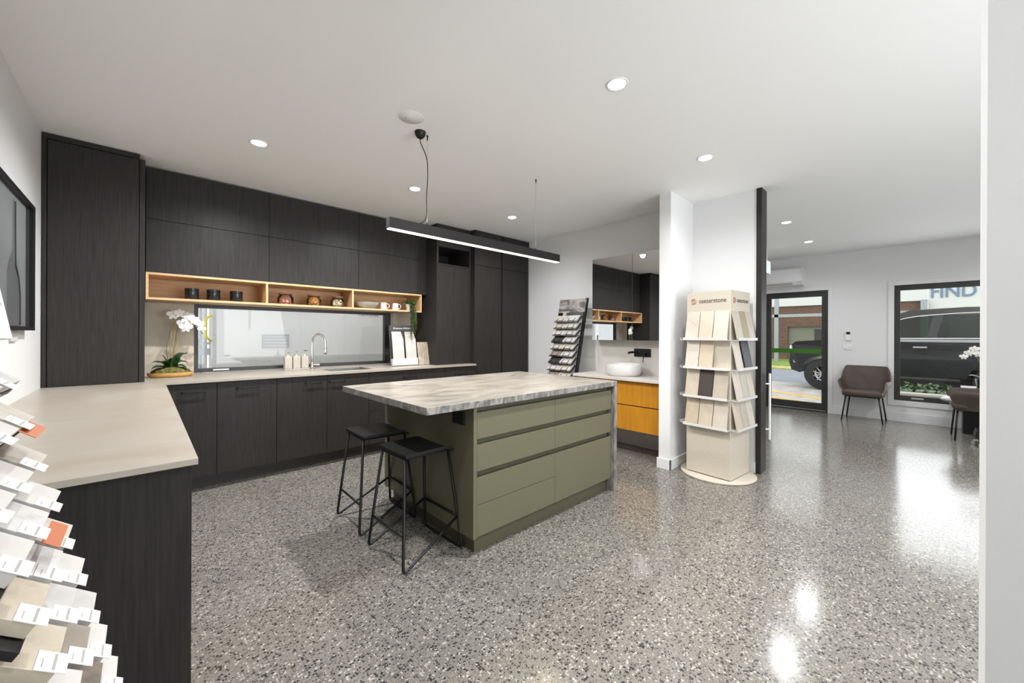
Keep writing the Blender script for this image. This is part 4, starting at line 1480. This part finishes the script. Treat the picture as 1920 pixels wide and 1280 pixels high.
ac = armchair('brown suede armchair facing the room between the entry door and the picture window', (8.16, .66, 0), radians(178))
ac2 = dup(ac, (7.66, -.47, 0), radians(92), 'brown suede armchair seen from its side at the right, before the picture window')
t = thing('scatter_cushion', 'pale grey cushion on the side-on armchair', 'cushion', (7.66, -.27, .47))
bm = bmesh.new()
bmesh.ops.create_uvsphere(bm, u_segments=24, v_segments=14, radius=1)
for v in bm.verts:
    v.co = Vector((7.66 + v.co.x * .175, -.30 + v.co.y * .17, .488 + v.co.z * .045))
obj('pad', bm, M_LEATHERG, t, smooth=True)
t = thing('side_table', 'black pedestal table behind the side-on armchair', 'table', (8.2, -.62, 0))
obj('pedestal', B(8.03, 8.33, -.85, -.345, 0.0, .60, bev=.004), M_BLACK, t)
obj('tabletop', B(8.0, 8.38, -1.0, -.335, .60, .62, bev=.003), M_BLACK, t)
t = thing('swivel_base', 'black low swivel chair base on the floor at the right edge', 'chair base', (7.3, -.5, 0))
bm = bmesh.new()
poly_prism(bm, [(-.40, .12), (-.42, .20), (-.62, .20), (-.62, .07), (-.44, .07)], 'x', 7.18, 7.42)
obj('hub_cover', bm, M_BLACK, t)
bm = bmesh.new()
for a in (0, 72, 144, 216, 288):
    rod(bm, (7.3, -.53, .07), (7.3 + .14 * cos(radians(a)), -.53 + .14 * sin(radians(a)), .045), .012, .009)
    lathe(bm, [(0, 0), (.018, 0), (.02, .02), (.018, .035), (0, .035)], (7.3 + .14 * cos(radians(a)), -.53 + .14 * sin(radians(a)), 0), 12)
obj('castors', bm, M_STEEL, t)
ox, oy, oz = 8.15, -.53, .62
t = orchid(ox, oy, oz, [([(ox, oy, oz + .1), (ox + .01, oy + .04, oz + .38), (ox, oy + .11, oz + .52), (ox, oy + .18, oz + .47)],
                        [((ox - .02, oy + .08, oz + .515), (-1, .2, 0), .048), ((ox - .02, oy + .13, oz + .46), (-1, .1, -.1), .045), ((ox - .02, oy + .175, oz + .41), (-1, 0, 0), .04), ((ox - .02, oy + .05, oz + .45), (-1, .2, 0), .045)])],
           [((ox, oy, oz + .11), (ox - .03, oy + .13, oz + .16), .06, .02), ((ox, oy, oz + .11), (ox + .03, oy - .13, oz + .17), .06, .02), ((ox, oy, oz + .11), (ox - .12, oy - .02, oz + .15), .06, .02)],
           'white orchid in a black pot on the reception side table', canes=False, dish=False)
obj('pot', lathe(bmesh.new(), [(0, 0), (.06, 0), (.075, .11), (.070, .115), (.06, .10), (0, .10)], (ox, oy, oz), 28), M_BLACK, t, auto=50)

# ================================================================== OUTSIDE
GZ = -.06
o = obj('ground_pavement', B(8.6, 13.9, -14, 14, GZ - .1, GZ), M_CONC)
o['kind'] = 'structure'
o = obj('ground_road', B(13.9, 19.4, -30, 30, GZ - .12, GZ - .02), M_ASPH)
o['kind'] = 'structure'
o = obj('ground_kerb', B(19.4, 21.0, -30, 30, GZ - .12, GZ + .03), M_KERB)
o['kind'] = 'structure'
o = obj('ground_verge', B(21.0, 30.2, -30, 30, GZ - .12, GZ + .05), M_GRASS)
o['kind'] = 'structure'
for k, (a, b) in enumerate((((9.0, 1.1), (9.5, 2.7)), ((9.6, .9), (10.4, 2.75)), ((10.3, .9), (11.6, 3.0)), ((9.2, 2.95), (10.1, 2.85)))):
    a, b = Vector((*a, GZ + .001)), Vector((*b, GZ + .001))
    dd = (b - a).normalized()
    s = Vector((-dd.y, dd.x, 0)) * .09
    bm = bmesh.new()
    vs = [bm.verts.new(p) for p in (a - s, b - s, b + s, a + s)]
    vt = [bm.verts.new(v.co + Vector((0, 0, .003))) for v in vs]
    bm.faces.new(vt)
    for q in range(4):
        bm.faces.new((vs[q], vs[(q + 1) % 4], vt[(q + 1) % 4], vt[q]))
    o = obj('painted_line', bm, M_YLINE)
    tag(o, ['yellow line painted on the concrete closest to the entry door', 'second yellow hatch line out from the entry door', 'yellow hatch line nearest the parked car wheel', 'yellow line crossing the other hatch lines outside the door'][k], 'road marking', 'yellow lines outside the entry')
# planter kerb under the reception window
t = thing('garden_kerb', 'cream concrete kerb of a low planting bed below the reception window', 'kerb', (9.4, -.4, 0))
obj('kerb', B(9.22, 9.42, -3, .95, GZ, .37, bev=.03), M_PLANTER, t)
obj('inner_kerb', B(8.75, 9.22, -3, .95, GZ, .20), M_BROWNW, t)
rnd = random.Random(11)
bm = bmesh.new()
for k in range(700):
    p = Vector((rnd.uniform(9.5, 9.85), rnd.uniform(-1.4, .9), rnd.uniform(.30, .50)))
    leaflets(bm, p, Vector((0, 0, 1)), rnd.uniform(.05, .10), rnd)
box(bm, 9.45, 9.9, -1.4, .9, GZ, .34)
o = obj('low_planting', bm, M_BUSH)
tag(o, 'strip of low green ground cover behind the cream kerb', 'planting')
o['kind'] = 'stuff'

# parked four-wheel drive
cv = thing('parked_car', 'black four-wheel drive parked outside, seen through the door and the picture window', 'car', (13.45, 0, GZ))
XC0, XC1 = 12.52, 14.40


def arch(cy, rr, z0):
    return [(cy + rr * cos(a), z0 + rr * sin(a)) for a in [pi * k / 12 for k in range(13)]]


wz = GZ + .40
low = [(2.46, .42), (2.52, .62), (2.50, .86), (2.46, 1.08), (2.36, 1.17), (1.30, 1.245), (-2.40, 1.26), (-2.50, .95), (-2.46, .40)]
ar = arch(-1.05, .47, wz)[::-1]
af = arch(1.80, .47, wz)[::-1]
outl = low + [(-1.05 - .47, .36)] + [p for p in ar if p[1] > .36] + [(-1.05 + .47, .36), (1.80 - .47, .36)] + [p for p in af if p[1] > .36] + [(1.80 + .47, .36)]
bm = poly_prism(bmesh.new(), outl, 'x', XC0, XC1)
for v in bm.verts:
    if v.co.y > 2.3:
        k = (v.co.y - 2.3) / .25
        v.co.x += (.10 * k if v.co.x < 13.4 else -.10 * k)
obj('body', bm, M_CARP, cv)
bm = bmesh.new()
gh = [(1.32, 1.24), (.52, 1.80), (.25, 1.90), (-.6, 1.94), (-2.1, 1.90), (-2.42, 1.26)]
v0 = [bm.verts.new((XC0 + .04 + (.13 if z > 1.3 else 0) + .0, y, z)) for y, z in gh]
v1 = [bm.verts.new((XC1 - .04 - (.13 if z > 1.3 else 0), y, z)) for y, z in gh]
n_ = len(gh)
for i in range(n_ - 1):
    bm.faces.new((v0[i], v0[i + 1], v1[i + 1], v1[i]))
# side ring (roof rail and pillars) left and right
obj('roof', bm, M_SILV, cv)
bm = bmesh.new()


def gx(z):
    return XC0 + .035 + max(0, (z - 1.25)) / .65 * .13


def side_poly(bm, pts, dx, th=.02):
    a = [bm.verts.new((gx(z) + dx, y, z)) for y, z in pts]
    b = [bm.verts.new((gx(z) + dx + th, y, z)) for y, z in pts]
    bm.faces.new(a)
    bm.faces.new(b[::-1])
    for i in range(len(pts)):
        j = (i + 1) % len(pts)
        bm.faces.new((a[i], a[j], b[j], b[i]))


side_poly(bm, [(1.28, 1.255), (.50, 1.80), (.25, 1.89), (-.6, 1.93), (-2.1, 1.89), (-2.4, 1.27), (-2.3, 1.27), (-2.02, 1.79), (-.6, 1.80), (.12, 1.755), (.42, 1.68), (1.08, 1.255)], 0)
obj('window_frame', bm, M_CARPL, cv)
bm = bmesh.new()
side_poly(bm, [(-.02, 1.26), (-.16, 1.26), (-.26, 1.80), (-.12, 1.80)], -.002)
side_poly(bm, [(-1.20, 1.26), (-1.32, 1.26), (-1.32, 1.80), (-1.20, 1.80)], -.002)
obj('pillar', bm, M_CARPL, cv)
for pts in ([(1.08, 1.265), (.42, 1.68), (.12, 1.745), (-.14, 1.77), (-.04, 1.265)], [(-.16, 1.265), (-.26, 1.78), (-1.22, 1.79), (-1.22, 1.265)], [(-1.32, 1.265), (-1.32, 1.79), (-2.0, 1.78), (-2.26, 1.265)]):
    bm = bmesh.new()
    side_poly(bm, pts, .004, .006)
    obj('side_window', bm, M_CARG, cv)
bm = bmesh.new()
tube(bm, [(XC0 + .02, 1.12, 1.255), (XC0 + .02, -2.35, 1.275)], .012, 6)
tube(bm, fillet([(gx(1.5) - .01, .95, 1.36), (gx(1.7) - .01, .42, 1.695), (gx(1.78) - .01, .12, 1.765), (gx(1.8) - .01, -.6, 1.815), (gx(1.8) - .01, -2.05, 1.80)], .2), .010, 6)
obj('chrome_strip', bm, M_CHROME, cv)
obj('belt_panel', B(XC0 - .004, XC0 + .02, -2.35, 1.15, 1.185, 1.243), M_SILV, cv)
bm = B(XC0 + .12, XC1 - .12, -2.2, .9, .6, 1.27)
box(bm, XC0 + .3, XC0 + .8, -.35, -.2, 1.2, 1.62, .03)
box(bm, XC0 + 1.1, XC0 + 1.6, -.35, -.2, 1.2, 1.62, .03)
obj('underbody', B(XC0 + .35, XC1 - .2, -2.2, 1.2, GZ + .16, .42), M_CARPL, cv)
obj('cabin_interior', bm, M_CARIN, cv)
bm = bmesh.new()
box(bm, XC0 + .25, XC1 - .25, 2.50, 2.53, .78, 1.04, .01)
obj('grille', bm, M_CARPL, cv)
for x in (XC0 + .06, XC1 - .26):
    obj('headlight', B(x, x + .20, 2.38, 2.50, .90, 1.06, bev=.02), M_CHROME, cv)
obj('fog_lamp_trim', tube(bmesh.new(), [(XC0 + .085, 2.44, .78), (XC0 + .05, 2.40, .62), (XC0 + .04, 2.22, .61)], .012, 6), M_CERAMIC, cv)
obj('door_handle', box(box(bmesh.new(), XC0 - .035, XC0 - .01, -.02, .20, 1.05, 1.085, .008), XC0 - .035, XC0 - .01, -1.15, -.93, 1.05, 1.085, .008), M_SILV, cv)
obj('side_step', B(XC0 - .02, XC0 + .15, -.5, 1.25, .34, .40, bev=.02), M_CARPL, cv)
for cy in (1.80, -1.05):
    for xw in (XC0 + .02, XC1 - .26):
        bm = lathe(bmesh.new(), [(.20, 0), (.30, -.0), (.375, .02), (.395, .06), (.395, .18), (.375, .23), (.20, .24)], (0, 0, 0), 40)
        mw = Matrix.Translation((xw, cy, wz)) @ Matrix.Rotation(radians(90), 4, 'Y')
        wh = obj('wheel', xform(bm, mw), M_RUBBER, cv, auto=40)
        bm = lathe(bmesh.new(), [(.235, .012), (.25, .008), (.25, .03), (.235, .16), (.215, .16), (.22, .03)], (0, 0, 0), 40)
        for k in range(10):
            a = 2 * pi * k / 10
            rod(bm, (.04 * cos(a), .04 * sin(a), .03), (.24 * cos(a), .24 * sin(a), .02), .017, .012, 6)
        lathe(bm, [(0, .0), (.05, .01), (.06, .05), (0, .05)], (0, 0, 0), 16)
        obj('rim', xform(bm, mw), M_STEEL, wh, auto=40)

# buildings across the road
t = thing('brick_building', 'low red-brown brick building across the road with a roller door', 'building', (27, 5, GZ))
BX = 27.0
bm = bmesh.new()
for a in ((BX, BX + 3, 5.46, 12.0, GZ, 3.02), (BX, BX + 3, .15, 5.46, 1.86, 3.02), (BX, BX + 3, .15, 1.6, GZ, 1.86)):
    box(bm, *a)
obj('brick_wall', bm, M_BRICK, t)
obj('roller_door', B(BX + .15, BX + .25, 1.6, 5.46, GZ, 1.86), M_GARAGE, t)
obj('roof_fascia', B(BX - .1, BX + 3, -.06, 12.0, 3.02, 4.0), M_FASCIA, t)
obj('side_door', B(BX - .02, BX + .05, 6.35, 7.4, GZ, 1.86), M_ART2, t)
obj('vent_window', B(BX + .12, BX + .15, 3.9, 4.25, .6, 1.7), M_ART2, t)
t = thing('sign_building', 'white clad building across the road with large faded blue letters', 'building', (27, -4, GZ))
obj('upper_cladding', B(26.9, 30, -12, -.08, 2.60, 5.2), M_FASCIA, t)
obj('lower_wall', B(27.1, 30, -12, -.08, GZ, 2.60), M_BROWNW, t)
text('sign_lettering', 'FIND', .80, facing((26.88, -.84, 3.38), (-1, 0, 0)), M_BLUE, t, extrude=.02, sx=.80, bold=.010)
t = thing('grey_pillar', 'grey steel pillar at the corner of the brick building', 'pillar', (26.8, .05, GZ))
obj('shaft', B(26.6, 26.9, -.06, .18, GZ, 3.05), M_GREYM, t)
t = thing('steel_canopy_frame', 'galvanised steel post and beam standing on the verge across the road', 'post', (24.5, 5.45, GZ))
obj('post', B(24.4, 24.55, 5.36, 5.54, GZ, 4.2), M_GREYM, t)
obj('beam', B(24.4, 24.55, -2.0, 9.0, 2.30, 2.45), M_GREYM, t)

# white truck body outside the kitchen window
t = thing('white_truck_body', 'white truck body parked right outside the kitchen window', 'truck', (2.0, 6.1, GZ))
TY = 6.0
obj('side_panel', B(.60, 6.5, TY, TY + 2.2, .25, 3.2), M_TRUCK, t)
obj('underside', B(.62, 6.5, TY + .1, TY + 2.1, GZ, .25), M_ART2, t)
obj('corner_strip', B(.615, .72, TY - .006, TY, .3, 3.2), M_TRUCKG, t)
obj('bottom_rail', B(.60, 6.5, TY - .012, TY, .86, 1.00), M_TRUCKG, t)
bm = bmesh.new()
for z in (.90, .97, 1.12, 1.25, 1.38, 1.51):
    for x in (.635, .70):
        lathe(bm, [(0, .0), (.005, 0), (.005, .004), (0, .005)], (0, 0, 0), 8)
        for v in list(bm.verts)[-18:]:
            pass
bm.free()
bm = bmesh.new()
for x, z in [(a, b) for b in (.90, .97, 1.03, 1.16, 1.29, 1.50) for a in (.633, .700)] + [(.92 + .30 * k, .95) for k in range(9)] + [(1.07 + .30 * k, .89) for k in range(9)]:
    box(bm, x - .005, x + .005, TY - .017, TY - .005, z - .004, z + .004)
o = obj('rivets', bm, M_GREYM, t)
o['kind'] = 'stuff'
bm = bmesh.new()
for z in (1.125, 1.165, 1.205, 1.245, 1.285):
    box(bm, 1.14, 1.44, TY - .010, TY, z, z + .010)
box(bm, 1.135, 1.14, TY - .010, TY, 1.12, 1.30)
box(bm, 1.44, 1.445, TY - .010, TY, 1.12, 1.30)
obj('vent_grille', bm, M_GREYM, t)
obj('side_marker', lathe(bmesh.new(), [(0, 0), (.03, 0), (.03, .006), (0, .012)], (.76, TY - .006, 1.03), 16, 1, .3), M_GREYM, t)
pts = fillet([(.60, TY - .02, 1.53), (.545, TY - .05, 1.49), (.545, TY - .05, 1.26), (.60, TY - .02, 1.21)], .06, 6)
obj('grab_handle', tube(bmesh.new(), pts, .013, 8), M_YEL, t, smooth=True)
bm = bmesh.new()
box(bm, .44, .475, TY + .05, TY + .10, GZ, 3.2)
box(bm, .50, .52, TY + .08, TY + .12, GZ, 3.2)
box(bm, .475, .60, TY + .06, TY + .12, 1.04, 1.12)
box(bm, .475, .60, TY + .06, TY + .12, 1.17, 1.20)
obj('door_hardware', bm, M_GREYM, t)
obj('rear_door', B(-.8, .58, TY + .20, TY + .24, .3, 3.2), M_TRUCK, t)
text('side_lettering', 'THE AVENUE', .075, facing((2.56, TY - .012, 1.612), (0, -1, 0)), M_TXT, t, sx=.75)
o = obj('ground_lane', B(-4, 8.5, 4.95, 12, GZ - .1, GZ), M_CONC)
o['kind'] = 'structure'
